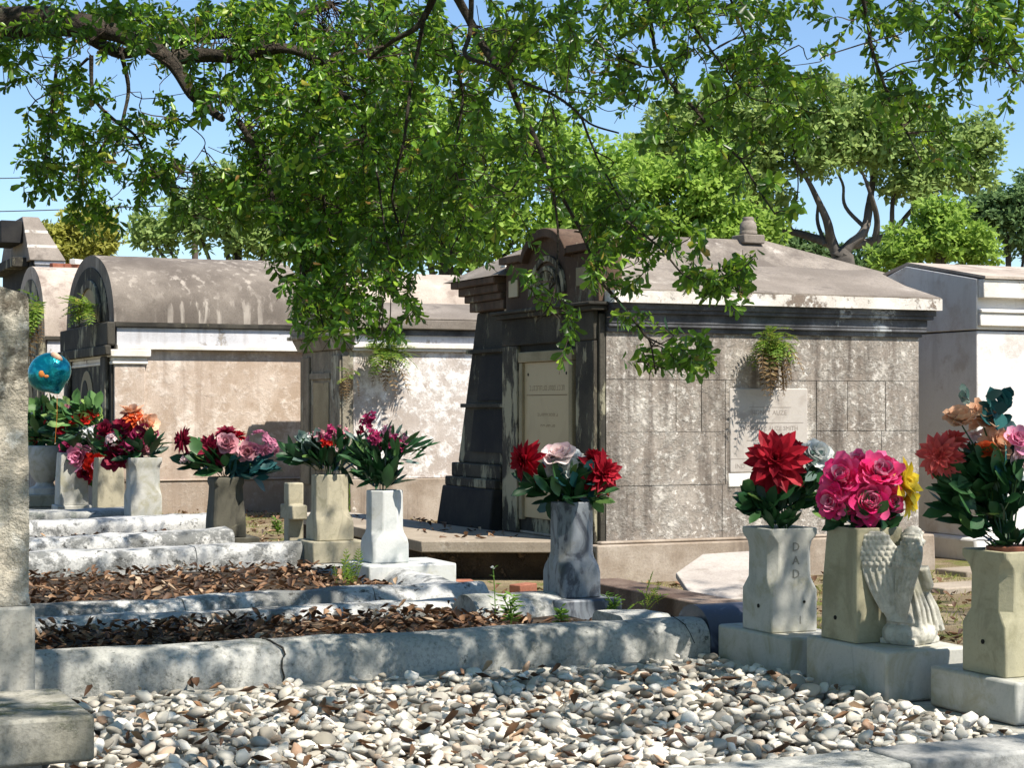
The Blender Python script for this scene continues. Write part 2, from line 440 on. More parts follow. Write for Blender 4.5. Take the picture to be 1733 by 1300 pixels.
M['foil'] = g.done(fc, .22, .6); g.b.inputs['Metallic'].default_value = .6
M['foil_orange'] = NG('orange_foil_print').done((.62, .22, .05), .35)
M['clay'] = NG('terracotta_liner').done((.26, .10, .06), .85)

# ------------------------------------------------------------------ the ground
g = NG('churchyard_ground')
a = g.mix(g.step(g.noise(.9, 7, .65), .4, .62), (.20, .155, .095), (.33, .27, .175))
a = g.mix(g.step(g.noise(1.7, 8, .7), .50, .60), a, (.155, .165, .05))
a = g.mix(g.mul(g.step(g.noise(24, 6, .7), .5, .7), .5), a, (.085, .06, .04))
g.bump(g.noise(18, 8, .7), 1.0, .04)
M['ground'] = g.done(a, .95, .1)
mb = MB()
mb.add([(-600, -200, 0), (600, -200, 0), (600, 900, 0), (-600, 900, 0)], [(0, 1, 2, 3)])
tag(mb.build('ground', M['ground'], fix=False), kind='structure')

def hump(u0, u1, v0, v1, z, amp=.02, n=26, edge=.1):
    mb = MB(); vs = []; fs = []
    for i in range(n + 1):
        for j in range(n + 1):
            u = u0 + (u1 - u0) * i / n; v = v0 + (v1 - v0) * j / n
            p = W(u, v)
            e = z + noise.noise(Vector((u * 2.2, v * 2.2, z * 9))) * amp
            if i in (0, n) or j in (0, n): e = -.02
            vs.append((p.x, p.y, e))
    for i in range(n):
        for j in range(n):
            k = i * (n + 1) + j
            fs.append((k, k + n + 1, k + n + 2, k + 1))
    mb.add(vs, fs)
    return mb
ZG = .17
def soil(u0, u1, v0, v1, z, name='soil'):
    return tag(hump(u0, u1, v0, v1, z, .02).build(name, M['soil'], smooth=60), kind='structure')
soil(-.6, 4.2, 4.7, 7.2, ZG - .035)
soil(-.6, 4.5, 7.2, 9.45, .16)
soil(.0, 4.6, 9.7, 13.3, .10)
soil(.5, 4.6, 13.6, 15.1, .08)
soil(1.5, 4.4, 15.4, 19.3, .06)

# ------------------------------------------------------------------ gravel
def icos(sub):
    bm = bmesh.new(); bmesh.ops.create_icosphere(bm, subdivisions=sub, radius=1)
    V = np.array([v.co[:] for v in bm.verts]); Fc = np.array([[q.index for q in f.verts] for f in bm.faces]); bm.free()
    return V, Fc
def pebbles(name, spots, mat, smin, smax, kind='stuff'):
    V0, F0 = icos(2)
    shapes = []
    for k in range(14):
        V = V0.copy()
        for _ in range(9):
            d = nr.normal(size=3); d /= np.linalg.norm(d); t = nr.uniform(.42, .82)
            h = V @ d; ex = np.clip(h - t, 0, None); V = V - ex[:, None] * d * .85
        V *= 1 + .07 * np.sin(V[:, [1, 2, 0]] * 3 + k)
        shapes.append(V)
    VV = []; FF = []; n = 0
    for (x, y, z) in spots:
        V = shapes[nr.integers(len(shapes))]
        s = smin + (smax - smin) * nr.random() ** 1.7
        S = V * np.array([s * nr.uniform(.9, 1.35), s * nr.uniform(.7, 1.0), s * nr.uniform(.36, .62)])
        m = np.array(Euler((nr.normal(0, .35), nr.normal(0, .35), nr.uniform(0, 6.28))).to_matrix())
        VV.append(S @ m.T + [x, y, z]); FF.append(F0 + n); n += len(V0)
    return fast_mesh(name, np.concatenate(VV), np.concatenate(FF), mat, smooth=True)
spots = []
v = 4.78
while v < 7.09:
    u = .95
    while u < 4.16:
        p = W(u + nr.normal(0, .014), v + nr.normal(0, .014))
        z = ZG - .006 + .014 * noise.noise(Vector((u * 3, v * 3, 0))) + nr.uniform(-.006, .006)
        spots.append((p.x, p.y, z)); u += .050
    v += .046
for _ in range(1150):
    u = nr.uniform(.95, 4.14); v = nr.uniform(4.87, 7.07); p = W(u, v)
    spots.append((p.x, p.y, ZG + nr.uniform(.010, .036)))
o = pebbles('gravel', spots, M['pebble'], .020, .045)
tag(o, 'bed of pale cream and grey river pebbles covering the front grave plot', 'gravel', kind='stuff')

def litter(name, boxes, n, L=(.028, .09), zr=.05, label='', group=None):
    P = []; D = []; N = []
    tot = sum((b[1] - b[0]) * (b[3] - b[2]) for b in boxes)
    for (u0, u1, v0, v1, z) in boxes:
        k = int(n * (u1 - u0) * (v1 - v0) / tot)
        for _ in range(k):
            p = W(nr.uniform(u0, u1), nr.uniform(v0, v1), z + nr.random() ** 2.5 * zr)
            P.append(p); a = nr.uniform(0, 6.28); D.append((math.cos(a), math.sin(a), nr.normal(.05, .3))); N.append((nr.normal(0, .30), nr.normal(0, .30), 1))
    n = len(P); ll = nr.uniform(L[0], L[1], n)
    V, Fc = leaves2(P, D, N, ll, ll * nr.uniform(.35, .6, n), fold=.10, curl=.14)
    o = fast_mesh(name, V, Fc, M['litter'])
    return tag(o, label, 'dead leaves', group, 'stuff')
litter('dead_leaf_litter', [(.7, 4.0, 7.7, 9.42, .168), (4.0, 4.3, 7.7, 8.7, .15)], 3100, label='dry brown oak leaves heaped between the two nearest grave copings')
litter('dead_leaf_litter', [(.9, 4.3, 9.9, 13.3, .115)], 2900, zr=.03, label='dark brown dead leaves covering the wide bed before the white octagonal vase')
litter('dead_leaf_litter', [(.9, 4.3, 13.7, 15.1, .09), (1.8, 4.3, 15.4, 19.2, .07)], 1800, zr=.03, label='thin scatter of dead leaves in the far narrow grave beds')
litter('dead_leaf_litter', [(1.0, 4.12, 4.9, 7.05, ZG + .025)], 230, zr=.025, label='scattered brown leaves lying on the white pebble bed')
litter('dead_leaf_litter', [(4.4, 9.5, 16.5, 22.8, .01), (4.6, 8.5, 7.0, 11.9, .01)], 3000, zr=.02, label='brown leaves littering the open ground between the tombs')
litter('dead_leaf_litter', [(5.25, 5.95, 12.8, 15.9, .303)], 60, zr=.006, label='few brown leaves lying on the flat cement slab')

def grass(name, spots, n, hmin, hmax, mat, label, cat='grass', kind='stuff'):
    P = []; D = []; N = []
    for (u, v, z, r) in spots:
        for _ in range(n):
            p = W(u + nr.normal(0, r), v + nr.normal(0, r), z); P.append(p)
            a = nr.uniform(0, 6.28); t = nr.uniform(.1, .9)
            D.append((math.cos(a) * t, math.sin(a) * t, 1)); N.append((math.sin(a), -math.cos(a), .3))
    k = len(P)
    L = nr.uniform(hmin, hmax, k)
    V, Fc = leaves(P, D, N, L, L * .10 + .002, fold=.03, widest=.4, droop=.12)
    return tag(fast_mesh(name, V, Fc, mat), label, cat, kind=kind)
gs = []
for _ in range(260):
    gs.append((nr.uniform(5.6, 9.6), nr.uniform(7.2, 11.8), 0, .12))
grass('grass', gs, 26, .02, .06, M['grass'], 'short yellowing grass on the sunlit ground before the big tomb')
gs = [(nr.uniform(4.6, 7.5), nr.uniform(17, 22.7), 0, .12) for _ in range(90)]
grass('grass', gs, 18, .02, .07, M['grass'], 'sparse grass along the foot of the far tombs')

# ------------------------------------------------------------------ copings
def coping(name, label, u0, u1, v0, v1, z0, z1, mat, rad=.06, amp=.006, slope=(0, 0), cracks=(), dv=0.0, kern=None, step=.05):
    """cast kerb running along u with rounded shoulders; slightly uneven"""
    o = thing(name, label, 'coping', W(u0, v0, 0), TH, 'low kerbs around the grave plots')
    cuts = [0.0] + [c_ for c_ in cracks] + [u1 - u0]
    wv = v1 - v0
    for k in range(len(cuts) - 1):
        a, b = cuts[k], cuts[k + 1]
        a += .003 if k else 0; b -= .003 if k < len(cuts) - 2 else 0
        n = max(4, int((b - a) / step))
        mb = MB(); rings = []
        tilt = nr.normal(0, .004); off = nr.normal(0, .004)
        for i in range(n + 1):
            x = a + (b - a) * i / n
            t = x / (u1 - u0)
            zt = z1 + slope[0] * (1 - t) + slope[1] * t + off
            prof = [(0, z0 - .05), (0, z0), (0, zt - rad)]
            for q in range(1, 6):
                an = q / 6 * math.pi / 2
                prof.append((rad - rad * math.cos(an), zt - rad + rad * math.sin(an)))
            prof += [(rad, zt), (wv - rad, zt)]
            for q in range(1, 6):
                an = q / 6 * math.pi / 2
                prof.append((wv - rad + rad * math.sin(an), zt - rad + rad * math.cos(an)))
            prof += [(wv, zt - rad), (wv, z0 - .05)]
            ring = []
            for (yy, zz) in prof:
                nv = noise.noise_vector(Vector((x * 5 + u0, yy * 9 + v0 * 3, zz * 9)))
                big = noise.noise(Vector((x * 1.3 + v0, v0, 1.7)))
                ring.append((x + (nv.x * amp * .5 if 0 < i < n else nv.x * amp), yy + nv.y * amp + dv * t, zz + nv.z * amp * 1.3 + big * amp * 1.5))
            rings.append(ring)
        mb.loft(rings)
        mb.build('kerb_stone', mat, o, smooth=50)
    return o
def crackline(parent, pts, r=.0035):
    mb = MB(); mb.tube(pts, [r * (1 if i % 3 else .6) for i in range(len(pts))], 4)
    return mb.build('crack', M['crack'], parent)

# coping 1 - the big front one
cu, _ = onv(478, 1130, 7.12)
c1 = coping('grave_coping', 'long thick grey cement coping behind the pebble bed, dappled with sun and cracked', .2, 4.14, 7.12, 7.38, .15, .352, M['coping'], .10, .005, slope=(.004, .002))
x = cu - .2
pts = []
for i, (yy, zz) in enumerate([(-.002, .17), (-.004, .21), (-.004, .245), (-.003, .285), (.004, .30), (.02, .325), (.045, .338), (.08, .349), (.13, .353)]):
    pts.append((x + [0, .006, -.004, -.002, .012, .006, -.014, -.03, -.045][i], yy - .001, zz + .004))
crackline(c1, pts, .005)
x = onv(1165, 1060, 7.12)[0] - .2
crackline(c1, [(x - .03, .12, .368), (x - .02, .06, .352), (x, .03, .330), (x + .01, 0.008, .30), (x + .03, -.004, .25)], .002)
# flat far shoulder piece of coping 1
coping('grave_coping', 'short flat lit kerb end lying beside the grey marble vase', 3.88, 4.13, 7.45, 7.78, .15, .345, M['coping'], .05, .006)
# dark thin base kerb under coping 1
o = thing('base_kerb', 'thin dark grey kerb strip along the back of the pebble bed', 'coping', W(.3, 6.98, 0))
mb = MB(); mb.box(0, 3.86, 0, .125, .05, .187); mb.build('kerb_stone', M['granite_cut'], o, bevel=.008)
# front kerb, two stones
ju, _ = onv(1448, 1290, 4.8)
jx, _ = onv(870, 1300, 4.75)
for (a, b, lab) in [(.8, ju - .004, 'worn pale front kerb stone at the bottom edge below the pebbles'), (ju + .004, 4.9, 'grey front kerb stone at the bottom right corner, past the joint')]:
    o = thing('base_kerb', lab, 'coping', W(a, 4.5, 0), TH, 'flat kerb stones around the pebble bed')
    mb = MB(); mb.box(0, b - a, 0, .245, 0, .240 if a < 1 else .245); mb.build('kerb_stone', M['coping'] if a < 1 else M['ledge_top'], o, bevel=.012)
# right kerb beneath the vase blocks
o = thing('base_kerb', 'dark kerb stone running beneath the three right hand vase blocks', 'coping', W(4.13, 4.85, 0), TH, 'flat kerb stones around the pebble bed')
mb = MB(); mb.box(0, .55, 0, 2.2, 0, .162); mb.build('kerb_stone', M['granite_cut'], o, bevel=.01)
# copings 2a and 2b
k2 = onv(240, 1050, 9.45)[0]
coping('grave_coping', 'pale rounded coping with an open break, edging the heaped brown leaves', .6, 3.93, 9.44, 9.70, .10, .215, M['coping_white'], .08, .008, cracks=(k2 - .6, k2 - .6 + .32), slope=(0, .015))
coping('grave_coping', 'white flaking coping just behind the pale rounded one, ending in a rounded tip', .6, 4.2, 9.74, 10.02, .08, .25, M['coping_white'], .11, .010, cracks=(k2 - .3, 2.9), slope=(0, .03))
# side arm behind 2b towards white vase block
o = thing('grave_coping', 'black stained coping arm running back from the rounded tip to the white vase', 'coping', W(4.30, 9.95, 0), TH, 'low kerbs around the grave plots')
mb = MB(); rings = []
for i in range(20):
    t = i / 19; y = .1 + 1.75 * t
    rings.append([(.32 * math.cos(a_) * .5 + .02 * noise.noise(Vector((y * 3, 0, 0))) + .1 * t, y, -.02 + .225 * max(0, math.sin(a_)) ** .6 + .012 * noise.noise(Vector((y * 4, a_, 3)))) for a_ in [k * math.pi / 10 for k in range(11)]])
mb.loft(rings, closed=True); mb.build('kerb_stone', M['coping_white'], o, smooth=50)
# cylindrical roll coping between
o = thing('grave_coping', 'short half round coping block left of the grey marble vase', 'coping', W(3.82, 9.0, 0), TH, 'low kerbs around the grave plots')
mb = MB(); rings = []
for i in range(14):
    x = .56 * i / 13
    rings.append([(x, .21 - .21 * math.cos(a_) + .006 * noise.noise(Vector((x * 6, a_ * 2, 0))), .06 + .22 * math.sin(a_) ** .75 + .006 * noise.noise(Vector((x * 6, a_ * 2, 5)))) for a_ in [k * math.pi / 14 for k in range(15)]])
mb.loft(rings); mb.build('kerb_stone', M['coping'], o, smooth=50)
# coping 3, two tiers
k3 = onv(330, 955, 13.4)[0]
coping('grave_coping', 'long white coping in the middle distance, its right half in full sun', .9, 4.42, 13.36, 13.72, .05, .245, M['coping_white'], .08, .01, cracks=(k3 - .9,), slope=(0, .03))
coping('grave_coping', 'stained coping below the dark tapered vase with a rounded end', 1.2, 4.15, 15.1, 15.5, .03, .25, M['coping_white'], .09, .012, slope=(-.05, .02))
coping('grave_coping', 'sunlit far coping running towards the tall striped shadowed vase', 2.6, 4.9, 17.6, 18.0, .02, .24, M['coping_white'], .09, .012, slope=(-.03, .02))
coping('grave_coping', 'farthest pale ledge carrying the row of vases on the left', 2.6, 4.45, 19.3, 19.9, .0, .23, M['coping'], .06, .01)
# side kerbs at the head of the plots
o = thing('grave_coping', 'low dark head kerb between the white and the sandy vase', 'coping', W(4.15, 12.35, 0), TH, 'low kerbs around the grave plots')
mb = MB(); mb.box(0, .3, 0, .75, 0, .13); mb.build('kerb_stone', M['coping'], o, bevel=.02)
# dark blue marble roll left of the DAD block
o = thing('marble_roll', 'small dark blue marble block tucked left of the vase lettered DAD', 'marble block', W(4.16, 7.14, 0))
mb = MB(); rings = []
for i in range(10):
    x = .34 * i / 9
    rings.append([(x, .17 - .17 * math.cos(a_), .15 + .25 * math.sin(a_) ** .6) for a_ in [k * math.pi / 12 for k in range(13)]])
mb.loft(rings); mb.build('block', M['marble_dark'], o, smooth=50)

# ------------------------------------------------------------------ head stone and ledge, left edge
o = thing('headstone', 'tall rough faced granite headstone at the left edge with a smooth foot', 'headstone', W(.35, 6.62, 0))
def roughslab(poly, y0, y1, nx=26, nz=60, amp=.02, skip_back=False):
    # poly: function z->(x0,x1); box with noisy front and right faces
    mb = MB(); rings = []
    zs = [poly[0] + (poly[1] - poly[0]) * i / nz for i in range(nz + 1)]
    for z in zs:
        x0, x1 = poly[2](z); ring = []
        for i in range(nx + 1):
            x = x0 + (x1 - x0) * i / nx
            d = noise.fractal(Vector((x * 6, z * 6, 1)), 1, 2, 5) * amp + noise.noise(Vector((x * 2, z * 2, 9))) * amp
            ring.append((x, y0 - d, z))
        for i in range(1, 6):
            y = y0 + (y1 - y0) * i / 5
            d = noise.fractal(Vector((y * 8, z * 8, 4)), 1, 2, 4) * amp * .55
            ring.append((x1 + d, y, z))
        ring.append((x0, y1, z))
        rings.append(ring)
    mb.loft(rings)
    return mb
hs_top = lambda z: (0, .725 - max(0, (z - 1.70)) * 3.2)
roughslab((.60, 1.80, hs_top), 0, .2, nx=40, nz=90, amp=.026).build('rough_slab', M['granite'], o, smooth=70)
mb = MB(); mb.box(-.02, .745, -.02, .22, .10, .598); mb.build('foot', M['granite_cut'], o, bevel=.012)
o = thing('stone_ledge', 'thick mossy stone ledge jutting in at the bottom left corner', 'stone ledge', W(.3, 5.24, 0))
mb = MB(); mb.box(0, .735, 0, .56, .292, .425); mb.build('top_slab', M['mossy'], o, bevel=.012)
mb = MB(); mb.box(0, .60, .07, .50, .05, .291); mb.build('support', M['ledge_top'], o, bevel=.008)

# ------------------------------------------------------------------ vases
def octring(a, ch, z, b=None):
    b = b or a
    return [(a, -b + ch, z), (a, b - ch, z), (a - ch, b, z), (-a + ch, b, z), (-a, b - ch, z), (-a, -b + ch, z), (-a + ch, -b, z), (a - ch, -b, z)]
PROF = {
    'waisted': [(0, 1.0, .05), (.40, 1.0, .05), (.46, .97, .18), (.52, .945, .32), (.80, .94, .34), (.87, .96, .28), (.92, 1.01, .14), (.95, 1.02, .08), (1, 1.02, .08)],
    'octagon': [(0, 1.0, .10), (.26, 1.0, .12), (.33, .98, .22), (.41, .90, .42), (.47, .875, .48), (.96, .875, .50), (1, .865, .50)],
    'tapered': [(0, 1.0, .06), (.5, .96, .05), (.97, .86, .05), (1, .84, .06)],
    'capped': [(0, 1.0, .12), (.3, .97, .14), (.62, .88, .18), (.84, .84, .2), (.90, .9, .12), (.97, .9, .12), (1, .84, .12)],
    'bell': [(0, 1.0, .10), (.22, 1.0, .12), (.36, .92, .3), (.50, .74, .5), (.62, .68, .5), (.80, .68, .45), (.92, .74, .3), (1, .76, .2)],
}
GV = 'stone flower vases at the heads of the graves'
def vase(name, label, u, v, z, a, h, prof, mat, base=None, basemat=None, liner=None, extra_rot=0.0):
    """u,v centre; base=(du0,du1,dv0,dv1,h) block relative to the centre"""
    o = thing(name, label, 'vase', W(u, v, z), TH + extra_rot, GV)
    zb = 0
    if base:
        mb = MB(); mb.box(*base[:4], 0, base[4]); mb.build('base_block', basemat or mat, o, bevel=.012); zb = base[4]
    mb = MB()
    rings = [octring(a * s, a * ch, zb + 1e-3 + t * h) for t, s, ch in PROF[prof]]
    t, s, ch = PROF[prof][-1]
    rings.append(octring(a * s * .80, a * ch * .8, zb + h))
    rings.append(octring(a * s * .78, a * ch * .8, zb + h - .06))
    mb.loft(rings)
    b = mb.build('vase_body', mat, o, bevel=.007)
    mb = MB(); mb.loft([octring(a * .6, a * .3, zb + h - .055), octring(a * .6, a * .3, zb + h - .04)])
    mb.build('filling', M['hole'], o)  # dark disc in the mouth stands for the shaded hollow inside
    if liner:
        mb = MB(); mb.lathe([(.085, zb + h - .03), (.088, zb + h + .012), (.075, zb + h + .016)], 18); mb.build('liner_cup', liner, o, smooth=40)
    return o, zb + h
def drain(o, x, y, z, face):
    mb = MB()
    if face == 'u': mb.tube([(x - .003, y, z), (x + .01, y, z)], .009, 10)
    else: mb.tube([(x, y - .003, z), (x, y + .01, z)], .006, 10)
    mb.build('drain_hole', M['hole'], o)
def textmesh(name, body, size, mat, parent, loc, rot, ext=.0012, align='CENTER'):
    cu_ = bpy.data.curves.new(name, 'FONT'); cu_.body = body; cu_.size = size; cu_.extrude = ext; cu_.align_x = align; cu_.resolution_u = 2
    t = bpy.data.objects.new(name + '_c', cu_)
    me = bpy.data.meshes.new_from_object(t)
    bpy.data.objects.remove(t); bpy.data.curves.remove(cu_)
    me.materials.clear(); me.materials.append(mat)
    o = bpy.data.objects.new(name, me); COL.objects.link(o); o.parent = parent; o.location = loc; o.rotation_euler = rot
    return o

V = {}
# DAD
A = .118
V['dad'] = vase('flower_vase', 'white waisted marble vase lettered DAD down its right face', 4.30, 6.80, .17, A, .445, 'waisted', M['marble'], (-.14, .18, -.29, .29, .165), M['marble'])
o = V['dad'][0]
for i, chh in enumerate('DAD'):
    textmesh('inscription', chh, .052, M['engrave_dad'], o, (.012, -A * .945 - .0012, .165 + .445 * .785 - i * .058), (R(90), 0, 0))
textmesh('inscription', '1', .05, M['engrave_dad'], o, (.03, -A - .0005, .165 + .445 * .08), (R(90), 0, 0))
drain(o, -A, -.02, .165 + .11, 'u'); drain(o, .05, -A, .165 + .13, 'v')
# angel vase
V['angel'] = vase('flower_vase', 'plain tapered yellowish vase behind the kneeling angel', 4.31, 6.18, .165, .128, .455, 'tapered', M['marble_olive'], (-.15, .24, -.36, .20, .20), M['marble'])
drain(V['angel'][0], -.126, .02, .2 + .09, 'u')
# right vase
V['right'] = vase('flower_vase', 'cream waisted vase at the right edge holding the tallest peach bouquet', 4.44, 5.44, .165, .125, .455, 'waisted', M['marble_olive'], (-.155, .45, -.22, .28, .155), M['marble'], M['clay'])
drain(V['right'][0], -.125, .0, .155 + .12, 'u')
# grey
V['grey'] = vase('flower_vase', 'blue grey veined marble vase in front of the dark tomb front', 4.47, 9.22, .125, .125, .53, 'octagon', M['marble_grey'], (-.19, .21, -.21, .20, .12), M['marble_grey'])
# white
V['white'] = vase('flower_vase', 'clean white octagonal marble vase on a white block, middle of the graves', 4.38, 12.02, .05, .135, .50, 'octagon', M['marble_bright'], (-.22, .42, -.30, .26, .175), M['marble_bright'])
# sandy
V['sandy'] = vase('flower_vase', 'sandy limestone vase with flared foot left of the white octagonal one', 4.42, 13.35, .12, .148, .50, 'octagon', M['limestone'], (-.2, .22, -.2, .2, .17), M['limestone'])
# dark left
V['dark'] = vase('flower_vase', 'nearly black tapered vase standing alone on the left copings', 4.22, 15.62, .10, .15, .52, 'capped', M['dark_stone'], (-.25, .25, -.2, .22, .075), M['dark_stone'])
# 215
V['bell'] = vase('flower_vase', 'pale waisted vase under the crimson bouquet, right end of the far left row', 4.25, 19.0, .02, .165, .66, 'waisted', M['marble'], (-.22, .25, -.2, .25, .10), M['marble'])
# 125
V['plain'] = vase('flower_vase', 'plain white squared vase hidden under drooping pink blooms', 4.05, 21.9, .03, .17, .62, 'tapered', M['marble'], (-.2, .2, -.2, .2, .12), M['marble'])
V['brown'] = vase('flower_vase', 'narrow brown stone vase between the white squared and the pale waisted vases', 4.28, 20.9, .03, .16, .62, 'tapered', M['limestone'], (-.2, .2, -.2, .2, .08), M['limestone'])
# urn
o = thing('stone_urn', 'round bellied stone urn beside the rough headstone at far left', 'urn', W(4.2, 24.6, .0), TH)
mb = MB(); mb.box(-.25, .25, -.25, .25, 0, .16); mb.build('base_block', M['limestone'], o, bevel=.015)
mb = MB(); mb.lathe([(.20, .161), (.20, .24), (.13, .27), (.11, .31), (.16, .37), (.22, .48), (.245, .62), (.24, .78), (.22, .80)], 28); mb.build('urn_body', M['marble'], o, smooth=50)
V['urn'] = (o, .80)
# small cross
o = thing('stone_cross', 'small plain stone cross half hidden behind the sandy vase', 'cross', W(4.5, 14.55, .08))
mb = MB(); mb.prism([(-.07, 0), (.07, 0), (.07, .30), (.17, .30), (.17, .42), (.07, .42), (.07, .60), (-.07, .60), (-.07, .42), (-.17, .42), (-.17, .30), (-.07, .30)], 'x', -.06, .07)
mb.build('cross_body', M['limestone'], o, bevel=.012)

# ------------------------------------------------------------------ flowers
def petal_ring(mb, c, axis, n, L, wd, elev, cup, phase, pointed=False, roll=0.0, jit=.12):
    axis = Vector(axis).normalized()
    a = axis.orthogonal().normalized(); b = axis.cross(a)
    for i in range(n):
        an = phase + 2 * math.pi * i / n + rnd.gauss(0, jit)
        d = a * math.cos(an) + b * math.sin(an)
        s = axis.cross(d).normalized()
        l = L * rnd.uniform(.85, 1.12); e = elev + rnd.gauss(0, jit)
        pts = []
        pos = Vector(c); ang = e
        segs = 4
        wp = [.25, .75, 1.0, .85, .0] if pointed else [.35, .85, 1.05, 1.0, .45]
        for k in range(segs + 1):
            w_ = wd * wp[k] * .5
            up = (axis * math.cos(ang) - d * math.sin(ang))
            cup_ = up * w_ * cup
            ruff = 0 if pointed else rnd.gauss(0, .20) * w_
            pts += [pos - s * w_ + cup_ + up * ruff, pos.copy(), pos + s * w_ + cup_ - up * ruff]
            pos = pos + (d * math.cos(ang) + axis * math.sin(ang)) * (l / segs)
            ang += roll / segs
        f = []
        for k in range(segs):
            for q in range(2):
                j = k * 3 + q
                f.append((j, j + 1, j + 4, j + 3))
        mb.add(pts, f)
def flower(kind, parent, pos, axis, r, mat, label=None, mat2=None):
    mb = MB(); pos = Vector(pos); ax = Vector(axis).normalized(); ph = rnd.random() * 6
    if kind == 'dahlia':
        for k, (n, l, e) in enumerate([(11, 1.0, -.25), (11, .96, .05), (10, .84, .32), (10, .70, .6), (8, .52, .85), (7, .36, 1.1), (5, .24, 1.3)]):
            petal_ring(mb, pos + ax * r * .05 * k, ax, n, r * l, r * .34 * (l * .6 + .4), e, .5, ph + k * .33, True, -.15)
    elif kind == 'rose':
        for k, (n, l, e, ro) in enumerate([(6, 1.0, .05, .35), (6, .9, .4, .7), (5, .72, .75, .8), (5, .52, 1.0, .8), (4, .34, 1.2, .6)]):
            petal_ring(mb, pos, ax, n, r * l, r * .85 * (l * .7 + .3), e, .35, ph + k * .5, False, ro)
    elif kind == 'peony':
        for k, (n, l, e, ro) in enumerate([(9, 1.08, -.15, .3), (9, 1.0, .15, .5), (9, .9, .42, .7), (8, .74, .7, .8), (7, .56, .95, .7), (6, .38, 1.2, .5)]):
            petal_ring(mb, pos, ax, n, r * l, r * .60 * (l * .7 + .3), e, .30, ph + k * .4, False, ro, .28)
    elif kind == 'cluster':
        for _ in range(26):
            d = Vector((rnd.gauss(0, 1), rnd.gauss(0, 1), rnd.gauss(0, 1))).normalized()
            if d.dot(ax) < -.3: d = -d
            petal_ring(mb, pos + d * r * .72, d, 4, r * .32, r * .26, .15, .2, rnd.random() * 6, False, .2)
    elif kind == 'spray':
        mb.tube([tuple(pos - ax * r * .3), tuple(pos + ax * r * .6)], r * .08, 5)
        for _ in range(14):
            d = (ax + Vector((rnd.gauss(0, .6), rnd.gauss(0, .6), rnd.gauss(0, .5)))).normalized()
            q_ = rnd.uniform(.3, .95); mb.tube([tuple(pos), tuple(pos + d * r * q_ * 1.03)], r * .05, 4)
            petal_ring(mb, pos + d * r * q_, d, 5, r * .36, r * .22, .5, .3, rnd.random() * 6, True, .3)
    elif kind == 'lily':
        petal_ring(mb, pos, ax, 7, r * 1.05, r * .5, .5, .3, ph, True, -.5)
        petal_ring(mb, pos, ax, 6, r * .9, r * .45, .75, .3, ph + .4, True, -.4)
        petal_ring(mb, pos, ax, 5, r * .6, r * .35, 1.0, .3, ph + .9, True, -.3)
    o = mb.build({'dahlia': 'dahlia', 'rose': 'rose', 'peony': 'peony', 'cluster': 'blossom_cluster', 'spray': 'blossom_spray', 'lily': 'lily'}[kind], mat, parent, smooth=50, fix=False)
    if label: o['label'] = label
    if mat2 and kind in ('peony', 'rose'):
        mb = MB()
        for k, (n, l, e, ro) in enumerate([(6, .66, .75, .7), (6, .52, .95, .7), (4, .36, 1.2, .5)]):
            petal_ring(mb, pos + ax * r * .14, ax, n, r * l, r * .45, e, .3, ph + 1 + k, False, ro)
        mb.build('petal_heart', mat2, o, smooth=50, fix=False)
    return o
GB = 'artificial bouquets standing in the stone vases'
CAMR = Vector((1, 0, 0))
def bouquet(vkey, label, flowers, leafspec, stems=True, leafname='leaves'):
    """flowers: (kind, photo x, photo y, radius px, colour, axis, depth offset, colour2); sized at the vase's distance"""
    vo, ztop = V[vkey]
    base = Vector(vo.location) + Vector((0, 0, ztop - .03))
    Yd = base.y
    o = thing('bouquet', label, 'bouquet', base, 0, GB)
    st = MB()
    for fl in flowers:
        kind, x, y, rp, colr, ax, dy = fl[:7]
        p = at(x, y, Yd + dy); r = rp / F * Yd
        lp = p - base
        flower(kind, o, lp, ax, r, PET[colr], None, PET[fl[7]] if len(fl) > 7 else None)
        ep = lp - Vector(ax).normalized() * r * .12
        mid = Vector((ep.x * .35, ep.y * .35, ep.z * .6))
        st.tube([(rnd.gauss(0, .015), rnd.gauss(0, .015), -.02), mid, ep], [.004, .0035, .003], 5)
    if stems: st.build('stems', M['silkleaf'], o, smooth=60)
    P = []; D = []; N = []; kk = Yd / 7.3
    for q in range(22):
        a = rnd.uniform(0, 6.28); r_ = rnd.uniform(.01, .055) * kk
        P.append((r_ * math.cos(a), r_ * math.sin(a), rnd.uniform(.02, .06) * kk)); D.append((math.cos(a), math.sin(a), rnd.uniform(.3, 2.2))); N.append((-math.cos(a) * .6, -math.sin(a) * .6, .7))
    LL = np.array([rnd.uniform(.07, .12) * kk for _ in P])
    Vv, Fc = bigleaves(P, D, N, LL, LL * .45)
    fast_mesh('leaf_collar', Vv, Fc, M['silkleaf'], o, smooth=True)
    for (mat, n, x, y, rx, ry, L, wr) in leafspec:
        n = int(n * 1.7); L *= 1.18
        P = []; D = []; N = []
        for _ in range(n):
            a = rnd.uniform(0, 6.28); q = math.sqrt(rnd.random())
            p = at(x + rx * q * math.cos(a), y + ry * q * math.sin(a), Yd + rnd.gauss(0, .04)) - base
            out = Vector((p.x, p.y + rnd.gauss(0, .05), p.z * .4 + rnd.gauss(.02, .06)))
            if out.length < .01: out = Vector((rnd.gauss(0, 1), rnd.gauss(0, 1), .5))
            out.normalize(); out += Vector((rnd.gauss(0, .45), rnd.gauss(0, .45), rnd.gauss(.1, .35)))
            P.append(p); D.append(out); N.append((rnd.gauss(0, .6), -.6 + rnd.gauss(0, .5), .8))
        LL = np.array([L * rnd.uniform(.7, 1.25) for _ in range(n)])
        Vv, Fc = bigleaves(P, D, N, LL, LL * wr)
        fast_mesh(leafname, Vv, Fc, M[mat], o, smooth=True)
    return o
